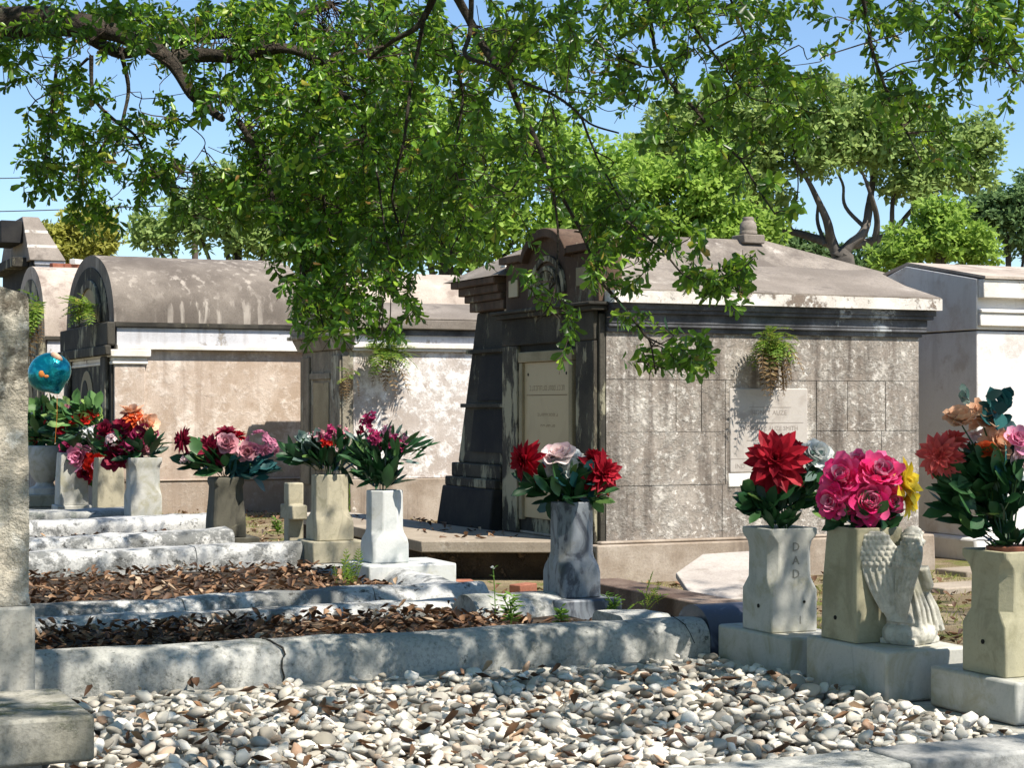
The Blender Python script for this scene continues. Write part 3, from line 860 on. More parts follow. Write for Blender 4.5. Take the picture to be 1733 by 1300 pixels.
def bigleaves(P, D, N, L, Wd):
    """11-vertex leaves with a drooping rib for close plants"""
    P = np.asarray([tuple(p) for p in P], float); D = nrm(np.asarray([tuple(p) for p in D], float)); N = np.asarray([tuple(p) for p in N], float)
    S = nrm(np.cross(D, N)); N = np.cross(S, D)
    L = np.asarray(L).reshape(-1, 1); Wd = np.asarray(Wd).reshape(-1, 1)
    rows = []
    bend = nr.uniform(-.25, .12, (len(P), 1))
    for t, wv in ((.22, .62), (.5, 1.0), (.78, .74)):
        cpos = P + D * L * t + N * L * bend * t * t - N * L * .03
        rows.append((cpos + S * Wd * wv * .5 + N * L * .05, cpos, cpos - S * Wd * wv * .5 + N * L * .05))
    tip = P + D * L + N * L * bend
    n = len(P)
    Vv = np.stack([P] + [q for r in rows for q in r] + [tip], 1).reshape(-1, 3)
    b = np.arange(n)[:, None] * 11
    T = [(0, 1, 2), (0, 2, 3), (7, 10, 8), (8, 10, 9)]
    for k in (1, 4):
        T += [(k, k + 3, k + 4), (k, k + 4, k + 1), (k + 1, k + 4, k + 5), (k + 1, k + 5, k + 2)]
    return Vv, np.concatenate([b + list(t) for t in T], 0)

F_ = (0, -1, .25)
bouquet('dad', 'bouquet of one big dark red dahlia and a white rose in the DAD vase', [
    ('dahlia', 1312, 783, 64, 'red', (-.15, -1, .35), -.02), ('dahlia', 1345, 765, 30, 'red', (.5, .3, .6), .08),
    ('rose', 1382, 774, 36, 'white', (.35, -.6, .6), .03), ('cluster', 1358, 770, 14, 'blush', (0, -1, .5), .06)],
    [('silkleaf', 60, 1325, 840, 48, 35, .075, .55), ('silkleaf', 22, 1300, 860, 35, 18, .085, .5), ('silkleaf_grey', 16, 1372, 795, 20, 28, .045, .8), ('silkleaf', 20, 1370, 830, 28, 25, .08, .55), ('silkleaf_light', 5, 1385, 868, 14, 8, .07, .6)])
bouquet('angel', 'bouquet of hot pink peonies with one yellow bloom behind the angel', [
    ('peony', 1428, 812, 44, 'pink', (-.4, -.8, .5), -.02, 'pinkpale'), ('peony', 1488, 806, 44, 'pink', (.1, -.8, .7), -.03, 'pinkpale'),
    ('peony', 1470, 848, 46, 'pink', (0, -1, .15), -.06, 'pinkpale'), ('peony', 1412, 848, 34, 'pink', (-.6, -.8, 0), -.03, 'pinkpale'), ('peony', 1500, 848, 34, 'pink', (.4, -.9, .0), -.03, 'pinkpale'),
    ('peony', 1448, 790, 32, 'pink', (-.1, -.4, 1), .05, 'pinkpale'), ('lily', 1524, 822, 46, 'yellow', (.8, -.6, .4), .0), ('lily', 1530, 845, 38, 'yellow', (.9, -.5, -.1), .02), ('lily', 1518, 805, 30, 'yellow', (.4, -.4, 1), .05)],
    [('silkleaf', 60, 1460, 872, 48, 20, .075, .55), ('silkleaf', 16, 1475, 893, 30, 8, .07, .6)])
bouquet('right', 'tall bouquet of peach, coral and orange flowers over dark leaves at the right edge', [
    ('rose', 1625, 712, 36, 'peach', (-.2, -.5, .9), 0), ('peony', 1662, 708, 34, 'peach', (.1, -.5, .9), .03), ('dahlia', 1592, 772, 44, 'coral', (-.5, -.9, .1), -.03), ('dahlia', 1615, 748, 28, 'coral', (.2, .4, .6), .06),
    ('rose', 1668, 764, 22, 'orange', (0, -.6, .8), -.05), ('peony', 1690, 752, 34, 'peach', (.2, -.8, .3), .02), ('rose', 1722, 745, 28, 'pinkpale', (.2, -.8, .5), .0), ('rose', 1728, 775, 24, 'blush', (.2, -.8, .0), .0), ('lily', 1650, 735, 18, 'blush', (0, -.6, -.4), .04), ('lily', 1745, 800, 30, 'white', (.4, -.7, .2), 0)],
    [('silkleaf', 70, 1660, 820, 45, 40, .085, .6), ('silkleaf', 34, 1670, 880, 40, 28, .085, .55), ('silkleaf', 14, 1630, 850, 25, 30, .095, .5), ('silkleaf_teal', 16, 1692, 705, 18, 35, .055, .9), ('silkleaf_grey', 7, 1636, 678, 8, 14, .035, .7), ('silkleaf', 16, 1715, 820, 25, 45, .08, .5), ('silkleaf_teal', 8, 1702, 800, 14, 30, .07, .6)])
bouquet('grey', 'bouquet of two red dahlias and a blush white rose in the grey marble vase', [
    ('dahlia', 893, 780, 40, 'red', (-.75, -.5, -.1), 0), ('dahlia', 1016, 803, 44, 'red', (.6, -.75, .2), -.02), ('dahlia', 1006, 778, 28, 'red', (0, .2, 1), .03),
    ('rose', 944, 774, 32, 'blush', (-.1, -.6, .8), -.02), ('rose', 945, 790, 32, 'white', (0, -.9, -.1), .0), ('rose', 972, 778, 24, 'white', (.4, -.3, .8), .06)],
    [('silkleaf', 34, 955, 832, 42, 25, .12, .5), ('silkleaf_teal', 12, 975, 815, 30, 15, .11, .6), ('silkleaf_light', 5, 1000, 842, 18, 8, .11, .5), ('silkleaf', 10, 915, 830, 18, 12, .12, .35)])
bouquet('white', 'upright spray of magenta blossoms with narrow leaves in the white octagonal vase', [
    ('spray', 626, 722, 24, 'magenta', (-.1, -.5, 1), 0), ('spray', 634, 742, 22, 'magenta', (.0, -.8, .3), -.04), ('spray', 655, 740, 20, 'mauve', (.1, -.5, .9), .05), ('spray', 668, 752, 20, 'magenta', (.2, -.8, .5), 0), ('spray', 684, 752, 17, 'mauve', (.5, -.6, .5), 0), ('spray', 618, 732, 14, 'maroon', (-.5, -.6, .5), 0)],
    [('silkleaf', 44, 640, 778, 35, 20, .13, .22), ('silkleaf', 30, 632, 800, 18, 18, .12, .25), ('silkleaf', 18, 678, 768, 28, 20, .14, .2), ('silkleaf_grey', 14, 645, 765, 50, 30, .11, .22)])
bouquet('sandy', 'low bouquet of small red and white blossoms with pale leaves in the sandy vase', [
    ('spray', 540, 742, 20, 'oldrose', (-.2, -.7, .8), 0), ('spray', 562, 738, 20, 'magenta', (0, -.7, .8), 0), ('spray', 578, 740, 18, 'oldrose', (.3, -.6, .8), 0), ('spray', 556, 752, 16, 'bright_red', (0, -1, .3), -.03), ('spray', 524, 742, 9, 'white', (-.5, -.8, .5), -.02), ('spray', 570, 758, 12, 'blush', (.2, -.9, .2), -.03)],
    [('silkleaf', 30, 550, 780, 35, 14, .16, .4), ('silkleaf_grey', 10, 530, 760, 20, 14, .13, .6), ('silkleaf', 12, 590, 770, 20, 14, .17, .3), ('silkleaf', 4, 505, 775, 10, 6, .17, .3)])
bouquet('dark', 'wide bouquet of maroon dahlias, pink roses and mauve hydrangea over teal leaves', [
    ('dahlia', 312, 746, 28, 'maroon', (-.9, -.35, .1), 0), ('dahlia', 360, 762, 34, 'maroon', (-.35, -.9, .2), 0), ('dahlia', 384, 738, 26, 'maroon', (0, -.4, .9), .05), ('rose', 386, 752, 22, 'oldrose', (-.1, -.9, .5), -.06), ('rose', 419, 766, 19, 'oldrose', (.1, -1, .2), -.08),
    ('cluster', 438, 752, 28, 'mauve', (.3, -.7, .6), 0), ('cluster', 456, 758, 20, 'mauve', (.6, -.6, .3), 0), ('spray', 316, 778, 12, 'blush', (-.3, -.9, -.2), 0), ('dahlia', 404, 740, 18, 'red', (.1, .0, 1), .06), ('cluster', 402, 765, 14, 'blush', (0, -1, .3), -.03)],
    [('silkleaf_teal', 26, 405, 795, 38, 14, .17, .5), ('silkleaf', 20, 355, 785, 30, 14, .17, .5), ('silkleaf_light', 6, 395, 785, 14, 8, .13, .6), ('silkleaf_teal', 10, 432, 795, 12, 18, .15, .5)])
bouquet('bell', 'dense bouquet of crimson and purple blooms topped with peach flowers, far left', [
    ('peony', 208, 752, 30, 'magenta', (-.1, -.9, .3), 0), ('peony', 236, 738, 30, 'magenta', (.4, -.8, .3), 0), ('peony', 196, 770, 28, 'maroon', (-.2, -.9, -.2), -.03), ('dahlia', 228, 712, 24, 'orange', (0, -.7, .7), 0), ('peony', 250, 718, 22, 'peach', (.6, -.6, .4), 0), ('peony', 222, 700, 22, 'peach', (0, -.2, 1), .05), ('peony', 244, 755, 20, 'oldrose', (.6, -.7, -.1), 0), ('peony', 180, 730, 20, 'maroon', (-.4, -.6, .6), .03), ('peony', 215, 725, 26, 'maroon', (-.2, -.7, .7), .0), ('cluster', 190, 745, 14, 'blush', (0, -1, .3), -.12)],
    [('silkleaf', 34, 215, 760, 36, 24, .16, .45), ('silkleaf', 14, 235, 770, 20, 8, .18, .3)])
bouquet('plain', 'drooping bouquet of pink and crimson peonies with white sprigs, far left', [
    ('peony', 134, 772, 24, 'pinkpale', (-.2, -1, .1), -.1), ('peony', 165, 788, 28, 'bright_red', (.2, -1, .0), -.12, 'pinkpale'), ('peony', 148, 795, 24, 'maroon', (0, -1, -.2), -.08), ('peony', 122, 795, 18, 'maroon', (-.4, -.9, -.2), 0), ('spray', 152, 740, 22, 'white', (0, -.8, .6), -.1), ('spray', 170, 755, 18, 'white', (.3, -.9, .2), -.1), ('peony', 172, 728, 18, 'mauve', (.1, -.7, .7), 0), ('peony', 118, 760, 20, 'magenta', (-.3, -.8, .4), 0)],
    [('silkleaf', 30, 140, 765, 40, 30, .17, .4), ('silkleaf_light', 10, 150, 790, 40, 24, .13, .5), ('silkleaf_grey', 10, 135, 735, 25, 18, .14, .5)])
bouquet('brown', 'bush of bright red blooms among yellow green leaves, above the brown vase', [
    ('rose', 145, 708, 15, 'bright_red', (0, -.8, .6), 0), ('rose', 128, 712, 12, 'bright_red', (-.2, -.8, .6), 0), ('rose', 160, 700, 9, 'bright_red', (.3, -.7, .6), 0), ('rose', 105, 728, 12, 'red', (-.2, -.9, .2), -.05), ('rose', 112, 690, 8, 'oldrose', (0, -.7, .8), 0)],
    [('silkleaf_light', 50, 135, 705, 42, 22, .15, .5), ('silkleaf', 24, 120, 730, 35, 20, .15, .5)])
bouquet('urn', 'leafy green bush dotted with red and white flowers in the round urn', [
    ('rose', 88, 716, 13, 'bright_red', (.1, -.9, .4), -.05), ('rose', 100, 738, 15, 'red', (.2, -.9, .1), -.08), ('rose', 58, 748, 9, 'red', (-.2, -.9, .1), 0), ('spray', 60, 706, 11, 'white', (-.2, -.8, .5), 0), ('spray', 88, 704, 9, 'white', (.2, -.8, .5), 0), ('rose', 75, 690, 9, 'maroon', (0, -.5, .9), 0)],
    [('silkleaf_light', 60, 75, 715, 30, 30, .15, .5), ('silkleaf_light', 40, 78, 750, 28, 20, .14, .45), ('silkleaf', 24, 70, 735, 30, 26, .15, .5)])

# ------------------------------------------------------------------ kneeling angel
ap = W(4.39, 6.0, .366)
ang = thing('angel_statue', 'small weathered stone angel kneeling on the block before the plain tapered vase', 'statue', ap, R(46))
def remeshed(mb, name, mat, parent, vox=.006, disp=None, smooth_it=4):
    o = mb.build(name, mat, parent)
    m = o.modifiers.new('fuse', 'REMESH'); m.mode = 'VOXEL'; m.voxel_size = vox; m.use_smooth_shade = True
    s_ = o.modifiers.new('soften', 'SMOOTH'); s_.iterations = smooth_it; s_.factor = .5
    return o
# local axes: +x is where the angel faces, y away from the camera
mb = MB()
for i in range(9):                     # lumpy cloud base
    a = i * 2 * math.pi / 9
    mb.blob((.068 * math.cos(a) + .012, .052 * math.sin(a), .034), (.046, .042, .040), 2)
mb.blob((.01, 0, .035), (.095, .075, .042), 3)
mb.box(-.075, .10, -.07, .07, .0, .02)
mb.blob((.02, 0, .075), (.082, .058, .045), 3)           # folded legs under the robe
mb.blob((.072, -.012, .082), (.042, .046, .036), 2)      # knees
mb.tube([(-.02, 0, .07), (-.012, 0, .14), (.0, 0, .20), (.012, 0, .255), (.02, 0, .285)], [.066, .058, .053, .054, .030], 16)   # torso
mb.tube([(.016, 0, .27), (.03, 0, .315)], [.024, .022], 10)    # neck
mb.blob((.036, 0, .345), (.040, .036, .043), 3)          # head
mb.blob((.076, 0, .338), (.008, .007, .009), 2)          # nose
mb.blob((.070, 0, .318), (.010, .012, .008), 2)          # chin and mouth
for s in (-1, 1):
    mb.blob((.066, s * .014, .352), (.007, .008, .005), 2)
    mb.blob((.036, s * .036, .342), (.008, .006, .012), 2)
    mb.tube([(.006, s * .056, .262), (.026, s * .064, .20), (.07, s * .038, .19), (.094, s * .010, .232)], [.024, .023, .018, .011], 8)  # arms to praying hands
    mb.tube([(.094, s * .008, .230), (.102, s * .006, .262)], [.009, .005], 6)
for k in range(7):                     # robe folds
    y = -.054 + .018 * k
    mb.tube([(.026, y * .75, .20), (.058, y, .13), (.088, y * 1.15, .055)], [.007, .012, .013], 6)
for k in range(5):
    mb.tube([(-.045 + k * .022, -.05, .19), (-.04 + k * .030, -.066, .12), (-.035 + k * .036, -.074, .04)], [.005, .010, .011], 6)
for i in range(90):                    # curls
    t = rnd.uniform(0, 6.28); ph = rnd.uniform(.0, 1.0)
    z = math.cos(ph * 2.0); rr = math.sin(ph * 2.0)
    px_ = .033 + .041 * rr * math.cos(t); py_ = .039 * rr * math.sin(t); pz_ = .350 + .046 * z
    if px_ > .062 and pz_ < .375: continue
    mb.blob((px_, py_, pz_), (.0095, .0095, .0085), 1)
remeshed(mb, 'body', M['statue'], ang, .0042, smooth_it=1)
def wing(s):
    """tall folded wing: scaly shoulder, long flight feathers, tip by the base"""
    mb = MB()
    out = Vector((-.38, s * .92, 0)).normalized(); back = Vector((-.92, s * -.38, 0)).normalized()
    def cen(t):
        return Vector((-.060 - .022 * math.sin(t * math.pi), s * (.030 - .012 * t), .385 - .315 * t)) + out * (.052 * (1 - t) ** 1.2)
    def wid(t):
        return .078 * max(0.12, (math.sin(min(1, t * 2.6 + .22) * math.pi / 2)) * (1 - max(0, t - .3) ** 1.3 * 1.25))
    rings = []
    for i in range(22):
        t = i / 21
        rings.append([tuple(cen(t) + out * wid(t) * math.cos(a) + back * .017 * (1 - .5 * t) * math.sin(a)) for a in [2 * math.pi * k / 16 for k in range(16)]])
    mb.loft(rings)
    for i in range(6):
        for k in range(-3, 4):
            t = .06 + i * .058; w_ = wid(t); x = (k + (.5 if i % 2 else 0)) / 3.4
            if abs(x) > 1: continue
            mb.blob(tuple(cen(t) + out * w_ * x + back * .0145 * math.sqrt(max(0.05, 1 - x * x))), (.0105, .0105, .0125), 1)
    for k in range(6):
        x = (k - 2.5) / 2.9
        pts = [cen(t) + out * wid(t) * x + back * .0135 * (1 - .4 * t) * math.sqrt(max(.1, 1 - x * x)) for t in (.40, .52, .64, .76, .88, .97 - .04 * abs(k - 2))]
        mb.tube(pts, [.006, .0085, .009, .008, .006, .003], 6)
    return mb
for s in (-1, 1):
    remeshed(wing(s), 'wing', M['statue'], ang, .0034, smooth_it=1)
ang.scale = (1.12, 1.12, 1.15)

# ------------------------------------------------------------------ tombs
def bx(name, mat, parent, *b, bevel=.008):
    mb = MB()
    for q in (b if isinstance(b[0], (tuple, list)) else [b]): mb.box(*q)
    return mb.build(name, mat, parent, bevel=bevel)
def scored_wall(name, mat, parent, x0, x1, z0, z1, y, rows, skip=None, gap=.007, relief=.007, thick=.3):
    """rendered wall scored into blocks: rows = [(zlo, zhi, [joints x])] ; y is the front face"""
    mb = MB()
    mb.box(x0, x1, y + relief, y + thick, z0, z1)
    for zl, zh, js in rows:
        xs = [x0] + js + [x1]
        for a, b in zip(xs[:-1], xs[1:]):
            ga = gap / 2 if a != x0 else 0; gb = gap / 2 if b != x1 else 0
            mb.box(a + ga, b - gb, y + nr.uniform(0, .002), y + relief + .001, zl + gap / 2 * rnd.uniform(.4, 1.1), zh - gap / 2 * rnd.uniform(.4, 1.1))
    return mb.build(name, mat, parent)
def arc(cx, cz, rx, rz_, a0, a1, n):
    return [(cx + rx * math.cos(R(a0 + (a1 - a0) * i / n)), cz + rz_ * math.sin(R(a0 + (a1 - a0) * i / n))) for i in range(n + 1)]
def strip_y(mb, pts, y0, y1):
    """thick band following pts (x,z) inner+outer already closed polygon, extruded along y"""
    mb.prism(pts, 'y', y0, y1)

# ---- the big scored tomb, middle right
U1, V1, L1, W1 = 6.12, 12.10, 2.84, 1.74
t1 = thing('family_tomb', 'large low tomb with scored peeling side wall, white fascia and an arched dark front', 'tomb', W(U1, V1, 0))
rows = [(.30, .714, [1.02, 1.6, 2.35]), (.714, 1.116, [1.05, 1.87, 2.48]), (1.116, 1.51, [.62, .84, 1.05, 1.87, 2.16, 2.52]), (1.51, 1.862, [])]
scored_wall('side_wall', M['plaster_grey'], t1, .032, L1, .29, 1.862, 0, rows, thick=W1)
mb = MB(); mb.taper((-.08, L1 + .11, -.08, W1 + .1, -.1), (-.08, L1 + .10, -.075, W1 + .1, .285)); mb.box(-.03, L1 + .04, -.03, W1 + .04, .285, .31)
mb.build('plinth', M['plaster_plinth'], t1, bevel=.012)
mb = MB()
for (p, z0, z1) in [(.02, 1.862, 1.90), (.045, 1.90, 1.925), (.05, 1.925, 2.00), (.085, 2.00, 2.03), (.10, 2.03, 2.075)]:
    mb.box(.032, L1 + p, -p, W1 + p, z0, z1 + .001 * (z1 < 2.05))
mb.build('cornice', M['cornice_dark'], t1, bevel=.006)
mb = MB(); zr = []
n = 60; yo = -.135
ring = []
for i in range(n + 1):
    x = .032 + (L1 + .13 - .032) * i / n
    a = noise.noise(Vector((x * 5, 2, 0))) * .006; b = noise.noise(Vector((x * 9, 7, 0))) * .008
    ring.append([(x, yo + a, 2.076), (x, yo + a, 2.165 + b), (x, W1 + .13, 2.165), (x, W1 + .13, 2.076)])
mb.loft(ring); mb.build('fascia', M['fascia'], t1)
mb = MB(); rings = []
for i in range(41):
    x = .19 + (L1 + .125 - .19) * i / 40
    j = lambda q: noise.noise(Vector((x * 2.5, q, 3))) * .012
    rings.append([(x, -.13, 2.15), (x, -.128 + j(1) * .4, 2.178 + j(9) * .3), (x, .35, 2.305 + j(2)), (x, .80, 2.46 + j(3)), (x, .93, 2.462 + j(4)), (x, 1.4, 2.31), (x, W1 + .13, 2.178), (x, W1 + .13, 2.15)])
mb.loft(rings); mb.build('roof', M['roof'], t1, smooth=25)
# plaque on the side wall
px0, px1 = 1.085, 1.785
pl = bx('plaque', M['plaque'], t1, px0, px1, -.006, .02, .80, 1.448)
bx('plaque_foot', M['ledge_white'], t1, (px0 - .012, px1 + .004, -.007, .02, .69, .797),)
def plate(txt, z, size, xo=.0):
    textmesh('inscription', txt, size, M['engrave_grey'], pl, ((px0 + px1) / 2 + xo, -.0065, z), (R(90), 0, 0), .001)
plate('SIDNEY AUZE', 1.245, .052); plate('DAUBERTZ AUZE SMITH', 1.125, .048); plate('S', .99, .05, -.13); plate('IND', .835 - .0, .05, -.26)
mb = MB()
for z, a, b in [(1.30, .17, .55), (1.18, .05, .66), (1.045, .15, .5), (.905, .0, .69)]:
    mb.box(px0 + a, px0 + b, -.0072, .0, z, z + .005)
mb.build('inscription_rule', M['engrave_grey'], pl)
# front
FW = 1.745
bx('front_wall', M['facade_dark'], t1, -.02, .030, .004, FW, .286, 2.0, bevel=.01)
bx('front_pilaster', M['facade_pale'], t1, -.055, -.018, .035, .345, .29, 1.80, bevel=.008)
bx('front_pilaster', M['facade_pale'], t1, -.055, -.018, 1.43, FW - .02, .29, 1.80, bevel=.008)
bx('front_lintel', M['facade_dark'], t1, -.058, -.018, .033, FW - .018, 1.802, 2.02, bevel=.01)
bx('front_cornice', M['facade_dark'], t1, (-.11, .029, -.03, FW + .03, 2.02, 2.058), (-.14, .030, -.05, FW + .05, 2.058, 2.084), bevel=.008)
tb = bx('tablet', M['tablet'], t1, -.034, -.0185, .47, 1.325, .42, 1.66, bevel=.004)
fr = MB(); fr.box(-.062, -.0185, .40, 1.39, 1.662, 1.745); fr.box(-.056, -.0185, .405, .468, .40, 1.66); fr.box(-.056, -.0185, 1.327, 1.388, .40, 1.66)
fr.build('tablet_frame', M['tablet_frame'], t1, bevel=.006)
mb = MB()
for y in (.545, 1.25): mb.tube([(-.0355, y, 1.565), (-.03, y, 1.565)], .013, 10)
mb.build('tablet_stud', M['hole'], tb)
# faint worn lines of lettering on the cream tablet
mb = MB()
def wornline(z, y0, y1, h):
    y = y0
    while y < y1:
        w_ = rnd.uniform(.018, .034)
        k = rnd.random()
        mb.box(-.0346, -.033, y, y + .004, z, z + h)
        if k > .3: mb.box(-.0346, -.033, y + .0041, y + w_, z + h - .004, z + h)
        if k < .7: mb.box(-.0346, -.033, y + .0041, y + w_, z, z + .004)
        if k > .5: mb.box(-.0346, -.033, y + w_, y + w_ + .004, z, z + h)
        y += w_ + rnd.uniform(.010, .022)
wornline(1.435, .58, 1.22, .038); wornline(1.235, .70, 1.08, .020); wornline(1.15, .75, 1.02, .016); wornline(.83, .72, 1.08, .018)
mb.box(-.0347, -.033, .53, 1.28, 1.395, 1.402)
mb.build('worn_lettering', M['engrave'], tb)
# parapet with its arched head and shell
PY0, PY1 = .03, FW - .02
ac, ar = .90, .44
ol = [(PY0, 2.085), (PY1, 2.085), (PY1, 2.475)] + [(ac + ar, 2.475)] + arc(ac, 2.36, ar * .98, .30, 22, 158, 18) + [(ac - ar, 2.475), (PY0, 2.475)]
mb = MB(); mb.prism(ol, 'x', -.02, .18); mb.build('parapet', M['facade_brown'], t1, bevel=.008)
mb = MB()
mb.box(-.075, .20, ac + ar - .02, PY1 + .03, 2.476, 2.535); mb.box(-.075, .20, PY0 - .02, ac - ar + .02, 2.476, 2.535)
outer = arc(ac, 2.36, ar * 1.06, .345, 20, 160, 22); inner = arc(ac, 2.36, ar * .93, .275, 160, 20, 22)
mb.prism(outer + inner, 'x', -.08, .19)
mb.build('parapet_moulding', M['facade_brown'], t1, bevel=.006)
mb = MB()
for (rx_, rz_, x0) in [(.33, .30, -.045), (.24, .22, -.05)]:
    mb.prism(arc(ac, 2.19, rx_, rz_, 0, 180, 20) + arc(ac, 2.19, rx_ * .86, rz_ * .86, 180, 0, 20), 'x', x0, -.021)
for k in range(9):
    a = R(14 + 19 * k)
    mb.tube([(-.026, ac + .03 * math.cos(a), 2.20 + .03 * math.sin(a)), (-.036, ac + .185 * math.cos(a), 2.20 + .17 * math.sin(a))], [.006, .020], 6)
mb.build('shell_relief', M['facade_pale'], t1, bevel=0, smooth=50)
bx('parapet_panel', M['tablet'], t1, (-.035, -.019, 1.46, 1.64, 2.20, 2.34), bevel=.004)
bx('parapet_panel', M['tablet_frame'], t1, (-.035, -.019, .17, .38, 2.22, 2.36), bevel=.004)
bx('pedestal', M['facade_dark'], t1, (-.25, -.082, -.03, 1.93, -.02, .24), (-.21, -.06, .02, 1.88, .24, .275), bevel=.01)

# ---- dark battered tomb behind it, hipped roof with an urn
t5 = thing('family_tomb', 'black stained tomb with sloping stepped front and a hipped roof topped by an urn', 'tomb', W(6.12, 13.86, 0))
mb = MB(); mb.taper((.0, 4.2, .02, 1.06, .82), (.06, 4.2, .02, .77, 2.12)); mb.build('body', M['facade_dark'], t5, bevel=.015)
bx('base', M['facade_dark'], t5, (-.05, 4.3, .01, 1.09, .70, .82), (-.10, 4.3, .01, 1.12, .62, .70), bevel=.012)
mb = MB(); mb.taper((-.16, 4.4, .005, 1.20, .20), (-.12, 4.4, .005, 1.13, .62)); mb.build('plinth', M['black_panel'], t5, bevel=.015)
def batter_panel(z0, z1, y0, y1, mat, name):
    f = lambda z: .0 + .06 * (z - .82) / 1.3 - .012
    mb = MB()
    mb.add([(f(z0), y0, z0), (f(z0) + .05, y0, z0), (f(z0) + .05, y1, z0), (f(z0), y1, z0), (f(z1), y0, z1), (f(z1) + .05, y0, z1), (f(z1) + .05, y1 - .05, z1), (f(z1), y1 - .05, z1)], [(3, 2, 1, 0), (4, 5, 6, 7), (0, 1, 5, 4), (1, 2, 6, 5), (2, 3, 7, 6), (3, 0, 4, 7)])
    mb.build(name, mat, t5)
batter_panel(1.36, 1.74, .06, .66, M['black_panel'], 'front_panel')
batter_panel(.92, 1.28, .06, .76, M['black_panel'], 'front_panel')
bx('string_course', M['facade_dark'], t5, (-.005, .3, .01, .87, 1.765, 1.80), (-.015, .3, .01, .97, 1.30, 1.335), bevel=.006)
mb = MB()
for (p, z0, z1) in [(.0, 2.12, 2.20), (.06, 2.20, 2.26), (.13, 2.26, 2.33), (.22, 2.33, 2.39)]:
    mb.box(-.02 - p * .4, 4.2 + p, .02, .75 + p, z0, z1)
mb.build('cornice', M['facade_brown'], t5, bevel=.01)
mb = MB(); zt, ze = 2.83, 2.392
mb.add([(-.12, -.08, ze), (4.4, -.08, ze), (4.4, 1.12, ze), (-.12, 1.12, ze), (.75, .52, zt), (2.82, .52, zt)], [(3, 2, 1, 0), (0, 1, 5, 4), (1, 2, 5), (2, 3, 4, 5), (3, 0, 4)])
mb.build('roof', M['roof_mid'], t5)
mb = MB(); mb.box(2.53, 2.75, .41, .63, 2.79, 2.872); mb.build('urn_base', M['roof'], t5, bevel=.01)
mb = MB(); mb.lathe([(r_ * .60, 2.873 + (z_ - 2.986) * .72) for r_, z_ in [(.10, 2.986), (.135, 3.0), (.135, 3.03), (.125, 3.04), (.13, 3.09), (.125, 3.10), (.115, 3.14), (.085, 3.17), (.09, 3.19), (.075, 3.215), (.02, 3.22)]], 20, (2.64, .52, 0)); mb.build('roof_urn', M['roof'], t5, smooth=40)
mb = MB(); mb.add([(.02, -.0, 2.13), (.06, .25, 2.13), (.06, .25, 2.50), (.05, .16, 2.53), (.02, .0, 2.30), (.19, -.0, 2.13), (.19, .25, 2.13), (.19, .25, 2.5), (.19, .16, 2.53), (.19, 0, 2.3)],
    [(0, 1, 2, 3, 4), (9, 8, 7, 6, 5), (0, 4, 9, 5), (4, 3, 8, 9), (3, 2, 7, 8), (2, 1, 6, 7), (1, 0, 5, 6)])
mb.build('painted_lit_sliver', M['ledge_white'], t5)  # whitewash colour stands in for a sunlit sliver of wall

# ---- cement slab platform in front of the dark tomb
o = thing('grave_slab', 'broad flat cement slab lying before the black stepped tomb', 'grave slab', W(5.2, 12.75, 0), TH + R(4))
mb = MB(); mb.add([(-.25, .05, .215), (.78, -.55, .215), (.78, 4.0, .215), (.25, 4.0, .215), (-.25, .05, .30), (.78, -.55, .30), (.78, 4.0, .30), (.25, 4.0, .30)], [(3, 2, 1, 0), (4, 5, 6, 7), (0, 1, 5, 4), (1, 2, 6, 5), (2, 3, 7, 6), (3, 0, 4, 7)])
mb.build('slab', M['slab'], o, bevel=.008)
mb = MB(); mb.add([(-.1, .25, 0), (.7, -.3, 0), (.7, 3.9, 0), (.32, 3.9, 0), (-.1, .25, .214), (.7, -.3, .214), (.7, 3.9, .214), (.32, 3.9, .214)], [(3, 2, 1, 0), (4, 5, 6, 7), (0, 1, 5, 4), (1, 2, 6, 5), (2, 3, 7, 6), (3, 0, 4, 7)])
mb.build('footing', M['soil'], o)  # dark soil colour stands for the shade beneath the slab
for (u, v, z, a, lab) in [(4.62, 13.05, .0, 20, 'loose red brick lying in the sun left of the cement slab'), (4.95, 12.05, 0, -12, 'half buried red brick in front of the cement slab'), (4.35, 16.6, .0, 8, 'red brick lying beside the small stone cross'), (5.25, 11.6, 0, 30, 'dark broken brick in the shade before the cement slab')]:
    mb = MB(); mb.box(-.1, .1, -.05, .05, 0, .075); tag(mb.build('brick', M['brick'], None, W(u, v, z), TH + R(a), bevel=.008), lab, 'brick', 'loose bricks between the graves')

# ---- fallen marble tablet and brown kerb, right of the grey vase
o = thing('brown_kerb', 'low brown stone kerb with a dark side, right of the grey marble vase', 'kerb', W(5.36, 8.75, 0))
mb = MB(); mb.taper((0, .32, 0, 2.2, -.02), (0, .30, 0, 2.2, .155)); mb.build('kerb_stone', M['brown_kerb'], o, bevel=.01)
o = thing('fallen_tablet', 'broken pale marble tablet lying tilted on rubble before the big tomb', 'stone tablet', W(6.28, 10.55, .175))
o.rotation_euler = (R(12), R(-3), TH - R(10))
mb = MB(); mb.prism([(-.42, -.50), (.24, -.52), (.50, -.2), (.52, .38), (.30, .45), (-.02, .46), (-.34, .1)], 'z', -.02, .022); mb.build('tablet', M['marble_dull'], o, bevel=.006)
for (u, v, r, lab) in [(6.55, 10.1, .09, 'brown rubble stone wedged under the fallen tablet'), (6.6, 11.6, .07, 'pale rubble stone at the foot of the big tomb')]:
    mb = MB(); mb.blob((0, 0, r * .5), (r * 1.3, r * .9, r * .6), 3)
    ob = mb.build('rubble_stone', M['brown_kerb'] if r > .08 else M['coping'], None, W(u, v, 0), .4, smooth=60); tag(ob, lab, 'stone')
    for vv in ob.data.vertices: vv.co += Vector(noise.noise_vector(vv.co * 9)) * .02
